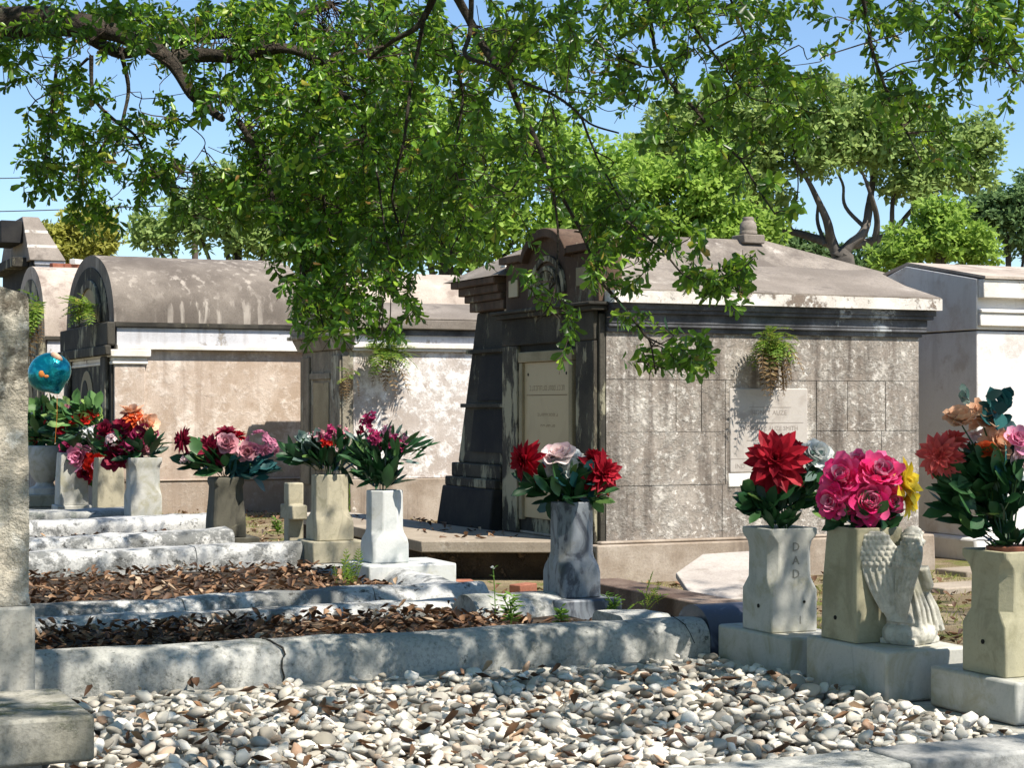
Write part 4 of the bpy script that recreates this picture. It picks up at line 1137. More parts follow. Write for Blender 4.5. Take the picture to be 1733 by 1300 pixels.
for (u, v, l, a, lab) in [(8.3, 10.6, .8, 5, 'flat dark paving stone set in the grass at the far right'), (8.0, 9.0, 1.0, -4, 'long worn paving stone in the yellow grass beside the angel'), (9.2, 11.6, .7, 8, 'pale paving stone near the white tomb base')]:
    mb = MB(); mb.box(-l / 2, l / 2, -.17, .17, -.02, .045); tag(mb.build('paving_stone', M['slab'], None, W(u, v, 0), TH + R(a), bevel=.012), lab, 'paving stone')

# ---- white painted tomb at the right
t4 = thing('family_tomb', 'clean white painted tomb with grey shaded gable end at the right edge', 'tomb', W(9.9, 12.56, 0))
wd = 1.74; pk = .98
mb = MB(); mb.prism([(.0, .20), (wd, .20), (wd, 1.95), (.0, 1.95)], 'x', .0, 3.4); mb.build('body', M['paint'], t4, bevel=.01)
mb = MB(); mb.prism([(-.01, 1.962), (wd + .01, 1.962), (wd + .01, 2.36), (wd * .78, 2.47), (pk, 2.565), (-.01, 2.39)], 'x', -.012, 3.4); mb.build('gable_block', M['paint'], t4, bevel=.006)
bx('ledge', M['ledge_white'], t4, (.0, 3.4, -.045, -.0125, 1.99, 2.10), (.0, 3.4, -.06, -.0125, 2.102, 2.135), (.0, 3.4, -.09, -.0125, 2.225, 2.385), bevel=.008)
mb = MB(); mb.prism([(-.11, 2.388), (pk, 2.572), (wd + .05, 2.40), (wd + .05, 2.43), (pk, 2.60), (-.11, 2.41)], 'x', .0, 3.42); mb.build('roof', M['roof_pale'], t4)
mb = MB(); mb.box(-.06, 3.4, -.06, wd + .05, -.02, .199)
mb.build('base', M['paint'], t4, bevel=.03)

# ---- flaking white wall tomb, centre, with its narrow front
t3 = thing('family_tomb', 'tomb with a flaking white side wall and a narrow pilastered front, centre left', 'tomb', W(6.70, 19.72, .107))
t3.scale = (.918, .918, .918)
bx('side_wall', M['plaster_white'], t3, .12, 3.6, .0, 1.66, .412, 2.0)
bx('plinth', M['plaster_plinth'], t3, .06, 3.6, -.06, 1.7, -.16, .41, bevel=.012)
bx('cornice', M['ledge_white'], t3, (.1, 3.6, -.05, 1.7, 2.002, 2.04), (.1, 3.6, -.075, 1.7, 2.041, 2.10), bevel=.006)
bx('frieze', M['frieze_blue'], t3, (.1, 3.6, -.02, 1.66, 2.101, 2.20), bevel=0)
bx('eaves', M['cornice_dark'], t3, (.1, 3.6, -.05, 1.7, 2.2005, 2.275), bevel=.006)
mb = MB(); mb.box(.1, 3.7, -.13, 1.79, 2.28, 2.395); mb.prism([(-.12, 2.396), (1.78, 2.396), (1.78, 2.42), (.83, 2.66), (-.12, 2.42)], 'x', .1, 3.7); mb.build('roof', M['roof'], t3, bevel=.01)
ff = MB(); ff.box(-.02, .119, .0, 1.66, -.16, 2.02); ff.build('front', M['front_pale'], t3, bevel=.01)
fmb = MB(); fmb.taper((-.06, .1, -.05, 1.71, 2.021), (-.12, .12, -.11, 1.79, 2.18)); fmb.box(-.17, .12, -.16, 1.86, 2.181, 2.23)
fmb.prism([(-.17, 2.231), (1.87, 2.231), (1.80, 2.31), (1.05, 2.50), (.65, 2.50), (-.10, 2.31)], 'x', -.13, .09)
fmb.build('pediment', M['front_pale'], t3, bevel=.012)
bx('pilaster', M['front_pale'], t3, (-.05, -.0205, .03, .38, .3, 1.95), bevel=.008)
bx('pilaster', M['front_pale'], t3, (-.05, -.0205, 1.28, 1.64, .3, 1.95), bevel=.008)
bx('front_tablet', M['tablet_frame'], t3, (-.034, -.0205, .52, 1.14, .5, 1.62), bevel=.006)
bx('tablet_lintel', M['front_pale'], t3, (-.055, -.0205, .42, 1.24, 1.66, 1.74), bevel=.006)

# ---- barrel vaulted tombs on the left
def vault_tomb(label, u, v, L, Wd, wall, roofm, facade, top, sides=True):
    t = thing('vault_tomb', label, 'tomb', W(u, v, 0), TH)
    bx('side_wall', wall, t, .02, L, .0, Wd, .40, 2.0)
    bx('plinth', M['plaster_pink'], t, (-.03, L, -.06, Wd + .04, -.02, .40), (-.02, L, -.075, Wd + .04, .401, .425), bevel=.012)
    bx('corner_pilaster', wall, t, (-.03, .34, -.05, Wd + .03, .426, 1.82), bevel=.01)
    bx('capital', M['ledge_white'], t, (-.06, .37, -.075, Wd + .05, 1.821, 1.86), (-.05, .36, -.065, Wd + .04, 1.861, 1.91), (-.09, .40, -.11, Wd + .07, 1.911, 2.0), bevel=.012)
    bx('ledge', M['ledge_white'], t, (.0, L, -.085, Wd, 2.001, 2.055), bevel=.008)
    bx('frieze', M['frieze_blue'], t, (.0, L, -.03, Wd + .02, 2.056, 2.27), bevel=.006)
    bx('eaves', M['facade_dark'], t, (-.03, L, -.07, Wd + .05, 2.271, 2.33), bevel=.01)
    c = Wd / 2; rx = Wd / 2 + .07; rz_ = top - 2.331
    mb = MB(); rings = []
    n = 50
    for i in range(n + 1):
        x = -.04 + (L + .05) * i / n
        ring = []
        for k in range(25):
            a = math.pi * k / 24
            j = noise.noise(Vector((x * 1.7, a * 2, 2))) * .014
            ring.append((x, c - (rx + j) * math.cos(a), 2.331 + (rz_ + j) * math.sin(a) ** .92))
        rings.append(ring)
    mb.loft(rings)
    mb.build('barrel_roof', roofm, t, smooth=40)
    # front: sooty face with a moulded arch, niche and columns
    mb = MB(); mb.prism(arc(c, 2.36, rx * .80, rz_ * .80, 0, 180, 20), 'x', -.052, -.041); mb.build('tympanum', facade, t)
    mb = MB(); mb.prism(arc(c - .1, 2.36, rx * .52, rz_ * .62, 0, 180, 20) + arc(c - .1, 2.36, rx * .42, rz_ * .5, 180, 0, 20), 'x', -.085, -.053); mb.build('arch_moulding', M['facade_pale'], t, bevel=.008)
    mb = MB(); mb.prism(arc(c - .1, 2.40, rx * .38, rz_ * .46, 0, 180, 20), 'x', -.06, -.053); mb.build('arch_panel', M['tablet_frame'], t)
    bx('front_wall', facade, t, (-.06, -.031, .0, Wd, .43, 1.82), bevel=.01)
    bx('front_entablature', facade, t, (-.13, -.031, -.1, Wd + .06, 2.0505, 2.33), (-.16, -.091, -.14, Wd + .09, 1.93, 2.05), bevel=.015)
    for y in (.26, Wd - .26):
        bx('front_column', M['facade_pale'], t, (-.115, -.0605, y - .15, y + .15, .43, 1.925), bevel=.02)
    mb = MB(); mb.prism([(c - .42, .43), (c + .42, .43)] + arc(c, 1.35, .42, .42, 0, 180, 16), 'x', -.075, -.0605); mb.build('niche', M['tablet_frame'], t, bevel=.006)
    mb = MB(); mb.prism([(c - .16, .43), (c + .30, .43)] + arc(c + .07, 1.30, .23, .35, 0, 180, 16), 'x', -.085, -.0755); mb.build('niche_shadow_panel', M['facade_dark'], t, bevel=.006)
    return t
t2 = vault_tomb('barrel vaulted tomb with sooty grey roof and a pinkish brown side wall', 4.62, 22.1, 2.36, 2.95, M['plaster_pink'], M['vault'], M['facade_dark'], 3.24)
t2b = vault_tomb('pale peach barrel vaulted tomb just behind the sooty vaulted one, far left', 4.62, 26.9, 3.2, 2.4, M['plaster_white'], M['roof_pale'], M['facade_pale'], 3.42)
t2c = thing('vault_tomb', 'pale rounded roof of a farther tomb seen above the flaking white wall', 'tomb', W(8.1, 24.6, 0))
bx('body', M['plaster_pink'], t2c, 0, 3.6, 0, 2.4, -.02, 2.45)
mb = MB(); mb.loft([[(x, 1.2 - 1.25 * math.cos(math.pi * k / 20), 2.451 + .86 * math.sin(math.pi * k / 20) ** .9 + .012 * noise.noise(Vector((x * 2, k * .4, 0)))) for k in range(21)] for x in [-.05 + 3.7 * i / 30 for i in range(31)]])
mb.build('barrel_roof', M['roof_pale'], t2c, smooth=40)
# loose bricks on the far vault
for (x, y, a) in [(122, 437, 0), (100, 440, 15), (132, 432, 40)]:
    u_, z_ = onv(x, y, 28.1)
    mb = MB(); mb.box(-.13, .13, -.06, .06, -.03, .05)
    tag(mb.build('brick', M['brick'] if x != 132 else M['ledge_white'], None, W(u_, 28.1, 3.43 if x != 132 else 3.50), TH + R(a), bevel=.008), {122: 'long red brick on the ridge of the peach vault', 100: 'short red brick at the left of the peach vault ridge', 132: 'pale tile fragment leaning on the peach vault ridge'}[x], 'brick', 'loose bricks between the graves')

# ---- the dark tomb at the far left, slab roof
ul, zl = onv(72, 440, 29.6)
t0 = thing('family_tomb', 'black shaded tomb with a banded brown slab roof, cut by the left edge', 'tomb', W(ul - .12, 29.6, 0))
L0 = .40
bx('body', M['black_panel'], t0, .02, L0, .0, 2.9, -.02, zl - .55)
bx('entablature', M['frieze_blue'], t0, (.0, L0 + .02, -.05, 2.95, zl - .549, zl - .08), (-.02, L0 + .06, -.09, 2.95, zl - .079, zl - .02), bevel=.01)
bx('front_entablature', M['black_panel'], t0, (-.06, -.021, -.04, 2.95, zl - .56, zl - .015), bevel=.01)  # near black colour carries the shade on this front
mb = MB(); hgt = .74; Lr = L0 + .06
mb.add([(-.10, -.12, zl - .019), (Lr, -.12, zl - .019), (Lr, 3.0, zl - .019), (-.10, 3.0, zl - .019), (-.10, -.12, zl), (Lr, -.12, zl), (Lr, 3.0, zl), (-.10, 3.0, zl), (-.10, .6, zl + hgt), (Lr - .30, .6, zl + hgt), (Lr - .30, 2.2, zl + hgt), (-.10, 2.2, zl + hgt)],
       [(3, 2, 1, 0), (0, 1, 5, 4), (1, 2, 6, 5), (2, 3, 7, 6), (3, 0, 4, 7), (4, 5, 9, 8), (5, 6, 10, 9), (6, 7, 11, 10), (7, 4, 8, 11), (8, 9, 10, 11)])
mb.build('roof', M['roof'], t0, bevel=.01)
mb = MB()
for q in (.30, .64):
    yy = -.12 + .72 * q; zz = zl + hgt * q
    mb.box(-.103, Lr - .30 * q - .01, yy - .015, yy + .012, zz - .02, zz + .026)
mb.build('roof_band', M['ledge_white'], t0)
bx('roof_block', M['black_panel'], t0, (-.45, -.12, .50, 1.6, zl + .30, zl + .66), bevel=.01)
bx('front_step', M['facade_dark'], t0, (-.32, -.065, .2, 2.9, zl - .1, zl + .05), bevel=.01)

# ------------------------------------------------------------------ balloon
bp = W(*[onv(83, 630, 19.6)[0], 19.6], onv(83, 630, 19.6)[1])
o = thing('foil_balloon', 'round teal foil balloon with an orange print floating above the flowers', 'balloon', bp, R(0))
mb = MB(); pr = []
for k in range(17):
    a = math.pi * k / 16
    pr.append((max(.002, .235 * math.sin(a) ** .9 * (1 if k < 9 else 1 - .02 * (k - 8))), -.235 * math.cos(a) * .86))
pr = [(max(.004, r), z - (.05 if k == 0 else .025 if k == 1 else 0)) for k, (r, z) in enumerate(pr)]
mb.lathe(pr, 36)
for k, p in enumerate(mb.v):
    an = math.atan2(p[1], p[0]); mb.v[k] = (p[0] * (1 + .012 * math.sin(an * 18)), p[1] * .72 * (1 + .012 * math.sin(an * 18)), p[2])
mb.xf(Matrix.Rotation(R(-24), 4, 'Y'))
mb.build('envelope', M['foil'], o, smooth=60)
mb = MB(); mb.blob((-.03, -.158, -.02), (.042, .012, .040), 2); mb.blob((.012, -.160, -.045), (.028, .010, .02), 2); mb.build('print', M['foil_orange'], o, smooth=60)
mb = MB(); mb.blob((.10, -.08, .16), (.075, .03, .035), 2, (0, .6, 0)); mb.build('print', PET['peach'], o, smooth=60)
mb = MB(); mb.tube([(.085, 0, -.22), (.08, .02, -.45), (.05, .05, -.75)], .003, 4); mb.build('ribbon', M['foil_orange'], o)

# ------------------------------------------------------------------ ferns and weeds
def fern(name, label, p, n, L, droop, outdir, matl='fern', dead=0, group=None, spread=1.0):
    o = thing(name, label, 'fern', p, 0, group)
    out = Vector(outdir).normalized(); side = out.cross(Vector((0, 0, 1)))
    for part, cnt, mm, dr in (('fronds', n, matl, droop), ('dead_fronds', dead, 'deadfrond', droop * 2.2)):
        if not cnt: continue
        P = []; D = []; N = []; LL = []
        st = MB()
        for _ in range(cnt):
            a = rnd.uniform(-1.5, 1.5) * spread
            d = (out * math.cos(a) + side * math.sin(a)) * rnd.uniform(.5, 1) + Vector((0, 0, rnd.uniform(-.1, .9) if part == 'fronds' else rnd.uniform(-.8, .2)))
            d.normalize(); l = L * rnd.uniform(.55, 1.15) * (1 if part == 'fronds' else 1.5); pos = Vector((rnd.gauss(0, .03), rnd.gauss(0, .02), rnd.gauss(0, .03)))
            pts = [pos.copy()]; df_ = rnd.uniform(.35, 1.35)
            for k in range(9):
                d = (d + Vector((0, 0, -dr / 9 * df_ * rnd.uniform(.7, 1.4)))).normalized()
                pos = pos + d * l / 9; pts.append(pos.copy())
                s_ = d.cross(Vector((0, 0, 1)))
                if s_.length < .05: s_ = side.copy()
                s_.normalize(); pl_ = l * .26 * math.sin(math.pi * (k + 1.2) / 10.5)
                for q in (-1, 1):
                    P.append(pos); D.append(s_ * q + d * .55 + Vector((rnd.gauss(0, .1), 0, rnd.gauss(0, .12)))); N.append(s_.cross(d) * (1 if part == 'fronds' else 1) + Vector((0, 0, .01))); LL.append(pl_ * (1 if part == 'fronds' else .55))
            st.tube(pts, .0022, 3)
        LL = np.array(LL)
        Vv, Fc = leaves([tuple(q) for q in P], [tuple(q) for q in D], [tuple(q) for q in N], LL, LL * .30, fold=.05, widest=.4)
        fast_mesh(part, Vv, Fc, M[mm], o)
        st.build('stalks' if part == 'fronds' else 'dead_stalks', M[mm], o)
    return o
OUT = (s24, -c24, 0)
u_, z_ = onv(1303, 582, 11.98)
fern('fern', 'big bushy fern with brown hanging roots growing from the cornice of the scored tomb', W(u_, 11.98, z_), 70, .24, 1.9, OUT, dead=46)
u_, z_ = onv(652, 598, 19.6)
fern('fern', 'green fern sprouting from the ledge of the flaking white wall', W(u_, 19.6, z_), 70, .36, 1.3, OUT, dead=8)
u_, z_ = onv(590, 632, 19.66)
fern('fern', 'small dry fern clinging to the right edge of the narrow pilastered front', W(u_, 19.66, z_), 8, .20, 1.6, OUT, dead=14)
vv, z_ = onu(158, 525, 4.50)
fern('fern', 'dark fern growing in the arched front of the sooty vaulted tomb', W(4.50, vv, z_), 34, .42, 1.0, (-c24, -s24, 0))
vv, z_ = onu(70, 530, 4.5)
fern('fern', 'trailing fern hanging on the front of the peach vault behind the balloon', W(4.48, vv, z_), 40, .5, 2.0, (-c24, -s24, 0), dead=16)
u_, z_ = onv(588, 860, 19.3)
fern('fern', 'yellowing fern at the foot of the narrow pilastered front', W(u_, 19.3, .05), 16, .42, .8, (0, 0, 1), dead=10, spread=3.3)
fern('fern', 'tiny pale fern growing at the end of the brown kerb', W(5.25, 9.75, .1), 12, .16, .8, (0, -.3, 1), spread=3.3)
fern('fern', 'small dark green fern at the base of the white octagonal vase block', W(4.02, 11.75, .1), 16, .20, .4, (0, -.2, 1), spread=3.3)
def weed(label, p, stems, h, leafL, flower_=False, group='weeds growing along the grave kerbs'):
    o = thing('weed', label, 'weed', p, 0, group)
    st = MB(); P = []; D = []; N = []
    for _ in range(stems):
        a = rnd.uniform(0, 6.28); lean = rnd.uniform(.05, .5)
        hh = h * rnd.uniform(.6, 1.1)
        pts = [Vector((0, 0, 0))]
        for k in range(1, 7):
            t = k / 6
            q = Vector((math.cos(a) * lean * hh * t * t, math.sin(a) * lean * hh * t * t, hh * t)); pts.append(q)
            for s in range(2):
                b = rnd.uniform(0, 6.28); P.append(q); D.append((math.cos(b), math.sin(b), rnd.uniform(-.1, .6))); N.append((0, 0, 1))
        st.tube(pts, .003, 4)
        if flower_:
            fl = MB()
            petal_ring(fl, pts[-1], (0, -.3, 1), 6, .018, .012, .2, .2, 0); fl.build('flower_head', PET['white'], o, fix=False)
    st.build('stems', M['weed'], o)
    n = len(P); L = np.array([leafL * rnd.uniform(.6, 1.2) for _ in range(n)])
    Vv, Fc = leaves([tuple(q) for q in P], D, N, L, L * .35)
    fast_mesh('leaves', Vv, Fc, M['weed'], o)
gp = lambda x, y, z: (lambda Y: Vector(((x - CX) / F * Y, Y, z)))((EZ - z) * F / (y - HY))
weed('tall thin weed with a tiny white flower before the dark pedestal', gp(838, 1040, .2), 1, .27, .05, True)
weed('leafy weed sprouting behind the front coping left of the grey vase', gp(865, 1058, .26), 5, .13, .06)
weed('low bright weed at the corner of the grey vase block', gp(950, 1058, .2), 4, .09, .05)
weed('pale weed left of the brown kerb and right of the grey vase', gp(1040, 1040, .2), 4, .10, .05)
weed('small weed on the sunny ground beside the cement slab', gp(690, 935, .03), 5, .12, .05)
weed('weed at the foot of the pinkish vault tomb wall', W(5.3, 22.7, 0), 9, .25, .12)
weed('weed growing below the dark tapered vase', gp(470, 905, .05), 6, .14, .07)

# ------------------------------------------------------------------ the overhanging oak
def spline(pts, n=6):
    out = []
    P = [Vector(p) for p in pts]
    for i in range(len(P) - 1):
        p0 = P[max(i - 1, 0)]; p1 = P[i]; p2 = P[i + 1]; p3 = P[min(i + 2, len(P) - 1)]
        for k in range(n):
            t = k / n
            out.append(.5 * ((2 * p1) + (p2 - p0) * t + (2 * p0 - 5 * p1 + 4 * p2 - p3) * t * t + (3 * p1 - p0 - 3 * p2 + p3) * t ** 3))
    out.append(P[-1]); return out
oak = thing('oak_tree', 'overhanging oak whose leafy branches fill the top of the view', 'tree', (-3.9, 8.9, 0), 0)
oak_off = Vector((-3.9, 8.9, 0))
bk = MB()
def addbranch(mb, pts, r0, r1, n=8, wob=.012):
    s = spline(pts, 7); m = len(s)
    q = [p - oak_off + Vector(noise.noise_vector(p * 3)) * wob for p in s]
    mb.tube(q, [r0 + (r1 - r0) * (i / (m - 1)) ** .8 for i in range(m)], n)
    return s
trunk = MB()
addbranch(trunk, [(-3.9, 8.9, -.1), (-3.85, 8.85, 1.0), (-3.8, 8.75, 2.0), (-3.5, 8.6, 2.8)], .42, .30, 14, .04)
trunk.build('trunk', M['bark'], oak, smooth=60)
SEG = []
def br(pts, w0, w1, Y0, Y1=None):
    """photo polyline with widths (px), at depths Y0..Y1"""
    Y1 = Y1 or Y0
    n = len(pts); P = [at(x, y, Y0 + (Y1 - Y0) * i / (n - 1) + .06 * math.sin(i * 1.7)) for i, (x, y) in enumerate(pts)]
    s = addbranch(bk, P, w0 / F * Y0 / 2, w1 / F * Y1 / 2, 8 if w0 > 6 else 5)
    SEG.extend(s)
    return s
addbranch(bk, [(-3.5, 8.6, 2.7), (-2.9, 8.3, 2.95), (-2.35, 8.1, 3.0)] + [tuple(at(x, y, 8.0)) for x, y in [(0, 42), (90, 36), (170, 48)]], .13, .050, 10)
br([(165, 46), (240, 70), (290, 108), (325, 160), (360, 188), (378, 200)], 36, 11, 8.0, 7.7)
br([(290, 95), (345, 92), (400, 95), (480, 82), (540, 104), (560, 140), (605, 185), (620, 240)], 30, 7, 8.0, 7.8)
br([(140, 55), (175, 75), (212, 88), (270, 72), (340, 60), (420, 55), (487, 35), (560, 5)], 24, 15, 8.7, 9.2)
br([(205, 90), (216, 150), (206, 210), (190, 265)], 9, 4, 8.4)
br([(155, 95), (160, 160), (190, 200), (230, 232), (250, 275), (282, 315)], 8, 3, 8.3, 8.0)
br([(190, 215), (150, 282), (118, 312)], 5, 2, 8.2)
br([(100, 55), (96, 120), (88, 200), (78, 262)], 9, 3, 8.1)
br([(150, 100), (100, 145), (60, 170)], 6, 2, 8.3)
br([(330, 160), (328, 190), (352, 205)], 3, 1.5, 7.8); br([(300, 200), (345, 235), (335, 262), (310, 290)], 2.5, 1.2, 7.8)
br([(745, -30), (722, 20), (700, 50), (660, 72), (625, 100)], 16, 5, 7.4, 7.8)
br([(718, 20), (702, 100), (690, 170), (682, 250), (665, 330), (672, 372), (680, 400)], 8, 2.5, 7.5)
br([(755, -40), (800, 40), (830, 90), (862, 130), (880, 180), (905, 232), (932, 290), (952, 332), (985, 402), (1012, 470)], 17, 4, 7.2, 7.0)
br([(795, -40), (796, 50), (787, 95), (832, 113), (882, 136), (930, 156), (970, 185), (1002, 212), (1050, 226)], 10, 3, 7.0, 6.8)
br([(985, 198), (1006, 250), (1030, 300), (1062, 362), (1105, 430)], 5, 2, 6.9)
br([(930, 155), (985, 158), (1040, 168), (1090, 188)], 3, 1.2, 6.9); br([(1000, 175), (1030, 190), (1060, 182)], 2, 1, 6.9)
br([(935, 325), (946, 400), (941, 470), (930, 512), (905, 545)], 5, 2, 6.7)
br([(930, 512), (950, 548), (945, 580)], 2.5, 1.2, 6.7)
br([(1012, 468), (1060, 522), (1090, 562), (1102, 580), (1110, 632)], 7, 2.5, 6.8)
br([(1095, 568), (1140, 588), (1180, 590)], 4, 1.5, 6.8); br([(1110, 618), (1130, 622), (1165, 610)], 2.5, 1.2, 6.8)
br([(1095, -30), (1110, 90), (1142, 150), (1182, 190), (1212, 232), (1252, 270), (1290, 332), (1310, 362)], 8, 2.5, 7.0, 6.7)
br([(1170, 40), (1232, 118), (1270, 165), (1300, 175)], 5, 2, 7.1)
br([(1060, 372), (1120, 422), (1160, 468), (1205, 482), (1252, 492)], 5, 2, 6.6)
br([(1050, 100), (1100, 115), (1160, 90)], 4, 2, 7.1)
br([(1452, -40), (1470, 40), (1480, 90), (1500, 150), (1512, 192), (1535, 225), (1560, 270)], 8, 2.5, 6.6)
br([(1560, -50), (1600, 0), (1655, 58), (1700, 100), (1745, 160)], 8, 3, 6.8)
br([(1500, -20), (1560, 30), (1620, 70)], 5, 2, 6.9)
br([(405, 205), (442, 262), (456, 296), (470, 392), (505, 440), (530, 500), (548, 560)], 12, 3, 7.9, 7.2)
br([(540, 250), (545, 330), (560, 400), (575, 470)], 6, 2, 7.7)
br([(620, 240), (640, 300), (650, 380), (665, 450), (690, 490)], 5, 2, 7.5)
br([(760, 60), (780, 160), (770, 260), (785, 360), (760, 430)], 6, 2, 7.6)
br([(860, 330), (880, 300), (905, 250)], 4, 2, 7.3)
br([(560, 540), (610, 556), (650, 560)], 3, 1.2, 7.2)
br([(1230, -20), (1260, 60), (1300, 120), (1330, 200), (1350, 300), (1345, 350)], 5, 2, 7.2)

# canopy branches above the view
for pts, r0, r1 in [([(-3.6, 8.6, 2.7), (-2.5, 7.6, 4.0), (-.5, 6.6, 4.6), (1.8, 5.6, 4.8), (4.2, 4.8, 4.7)], .2, .04),
                    ([(-2.5, 7.6, 4.0), (-1.0, 8.3, 4.4), (1.0, 8.4, 4.5), (3.2, 8.0, 4.4), (5.0, 7.6, 4.2)], .12, .03),
                    ([(-1.0, 6.8, 4.5), (.2, 5.2, 4.4), (1.2, 3.6, 4.2)], .08, .02), ([(1.0, 8.4, 4.5), (1.1, 7.6, 3.6), (1.0, 7.2, 3.1)], .05, .02),
                    ([(1.0, 8.4, 4.5), (.4, 7.6, 3.8), (-.2, 7.3, 3.0)], .05, .025), ([(3.2, 8.0, 4.4), (2.3, 7.2, 3.6), (1.75, 6.8, 2.9)], .05, .02)]:
    SEG.extend(addbranch(bk, pts, r0, r1, 8))

# leaf rosettes: (photo x, y, rx, ry, number, near, far) fill the same airy masses the branches carry
CL = [
 (60, 52, 80, 30, 26, 7.2, 7.8), (230, 70, 80, 40, 30, 7.2, 7.8), (335, 150, 40, 50, 18, 7.2, 7.6), (420, 20, 70, 22, 30, 7.6, 8.8), (1000, 15, 110, 18, 34, 6.7, 7.8), (1230, 14, 110, 18, 30, 6.7, 7.8), (1125, 590, 55, 26, 12, 6.6, 6.9), (1235, 470, 36, 36, 12, 6.4, 6.7),
 (60, 110, 75, 60, 60, 7.6, 8.6), (30, 25, 60, 30, 34, 7.6, 9), (100, 165, 60, 60, 44, 7.6, 8.6), (200, 20, 120, 22, 44, 7.8, 9.2), (330, 50, 140, 55, 120, 7.8, 9.4), (400, 140, 60, 60, 40, 7.6, 9),
 (95, 215, 50, 45, 30, 7.8, 8.6), (150, 262, 75, 45, 60, 7.8, 8.5), (60, 268, 38, 18, 14, 7.8, 8.4), (235, 245, 50, 55, 36, 7.7, 8.4), (270, 290, 45, 35, 22, 7.7, 8.4), (70, 318, 28, 22, 12, 7.8, 8.3), (120, 330, 40, 30, 14, 7.8, 8.3), (175, 345, 45, 28, 14, 7.8, 8.3), (200, 120, 40, 60, 20, 7.8, 8.6), (140, 365, 25, 30, 8, 7.8, 8.2), (195, 360, 16, 20, 5, 7.8, 8.2), (290, 155, 30, 40, 8, 7.6, 8.2), (300, 225, 16, 14, 4, 7.7, 8), (330, 350, 45, 18, 14, 7.4, 8.2), (265, 320, 30, 22, 8, 7.7, 8.2),
 (500, 150, 95, 130, 240, 7.4, 9.6), (620, 130, 110, 130, 270, 7.4, 9.6), (470, 60, 100, 60, 90, 7.6, 9.6), (700, 70, 90, 70, 100, 7.2, 9.2), (450, 300, 75, 85, 130, 7.4, 8.8), (550, 330, 100, 110, 240, 7.3, 9.2), (660, 270, 100, 120, 210, 7.3, 9.4), (740, 340, 90, 90, 150, 7.2, 9.2), (640, 410, 100, 45, 90, 7.2, 8.8), (420, 350, 65, 45, 60, 7.4, 8.6),
 (785, 365, 65, 55, 80, 7.2, 9), (830, 160, 85, 130, 120, 7.0, 9.0), (780, 250, 70, 80, 80, 7.1, 9), (860, 60, 80, 70, 90, 7, 9), (800, 440, 70, 28, 24, 7.2, 8.6), (520, 420, 60, 45, 60, 7.2, 8.4), (545, 495, 45, 60, 55, 7.1, 7.8), (590, 520, 45, 30, 20, 7.1, 7.6), (640, 550, 32, 16, 8, 7.1, 7.5), (685, 495, 26, 16, 9, 7.1, 7.5), (575, 555, 32, 22, 14, 7.1, 7.5), (510, 500, 22, 28, 9, 7.1, 7.5), (640, 470, 55, 30, 20, 7.1, 7.8),
 (930, 90, 85, 90, 120, 6.8, 8.6), (905, 230, 55, 80, 50, 6.8, 8.2), (955, 310, 60, 55, 56, 6.7, 7.9), (920, 395, 30, 26, 5, 6.7, 7.4), (1030, 420, 55, 60, 44, 6.6, 7.6), (1020, 330, 60, 60, 44, 6.6, 7.6), (945, 500, 24, 18, 7, 6.6, 6.8), (925, 572, 22, 12, 4, 6.6, 6.8), 
 (1030, 80, 80, 100, 100, 6.7, 8.2), (1130, 60, 80, 75, 80, 6.7, 8.2), (1075, 155, 40, 40, 14, 6.7, 7.4), (1180, 150, 60, 60, 34, 6.6, 7.6), (1150, 215, 40, 35, 10, 6.6, 7.2), (1270, 60, 80, 75, 80, 6.7, 8), (1350, 90, 60, 75, 50, 6.7, 7.6), (1395, 40, 35, 45, 18, 6.7, 7.4), (1270, 150, 60, 50, 26, 6.6, 7.4), (1380, 130, 24, 40, 8, 6.6, 7.2), (1330, 190, 55, 35, 20, 6.6, 7.2), (1240, 245, 45, 35, 12, 6.6, 7.1), (1290, 300, 35, 35, 10, 6.6, 7), (1345, 345, 34, 22, 7, 6.6, 6.9), (1365, 235, 30, 40, 9, 6.7, 7.2), (1210, 220, 25, 20, 6, 6.6, 7), (1100, 250, 30, 20, 6, 6.6, 7),
 (1100, 410, 60, 45, 40, 6.4, 7), (1160, 440, 55, 40, 28, 6.4, 6.9), (1210, 460, 45, 40, 20, 6.4, 6.8), (1250, 480, 26, 30, 12, 6.4, 6.7), (1215, 515, 22, 16, 6, 6.4, 6.7), (1040, 470, 28, 34, 10, 6.5, 7), (1070, 390, 40, 34, 22, 6.5, 7.2), (1080, 545, 30, 20, 8, 6.6, 6.9), (1150, 585, 40, 16, 9, 6.6, 6.9), (1110, 605, 22, 20, 9, 6.6, 6.9), (1160, 612, 18, 14, 4, 6.6, 6.9),
 (1505, 70, 45, 60, 24, 6.3, 7), (1540, 25, 60, 28, 24, 6.4, 7.2), (1520, 140, 50, 45, 26, 6.3, 6.9), (1560, 165, 55, 45, 30, 6.3, 6.9), (1520, 210, 35, 35, 12, 6.3, 6.8), (1575, 235, 60, 34, 14, 6.4, 6.8), (1625, 60, 70, 55, 60, 6.4, 7.2), (1700, 40, 55, 45, 50, 6.4, 7.2), (1725, 115, 26, 50, 30, 6.4, 7), (1620, 130, 30, 30, 10, 6.4, 6.9), (1660, 15, 60, 25, 24, 6.4, 7.2), (1470, 20, 24, 26, 6, 6.5, 7), (1610, 280, 40, 24, 6, 6.5, 6.9),
]
ros = []
SP0 = np.array([p[:] for p in SEG])
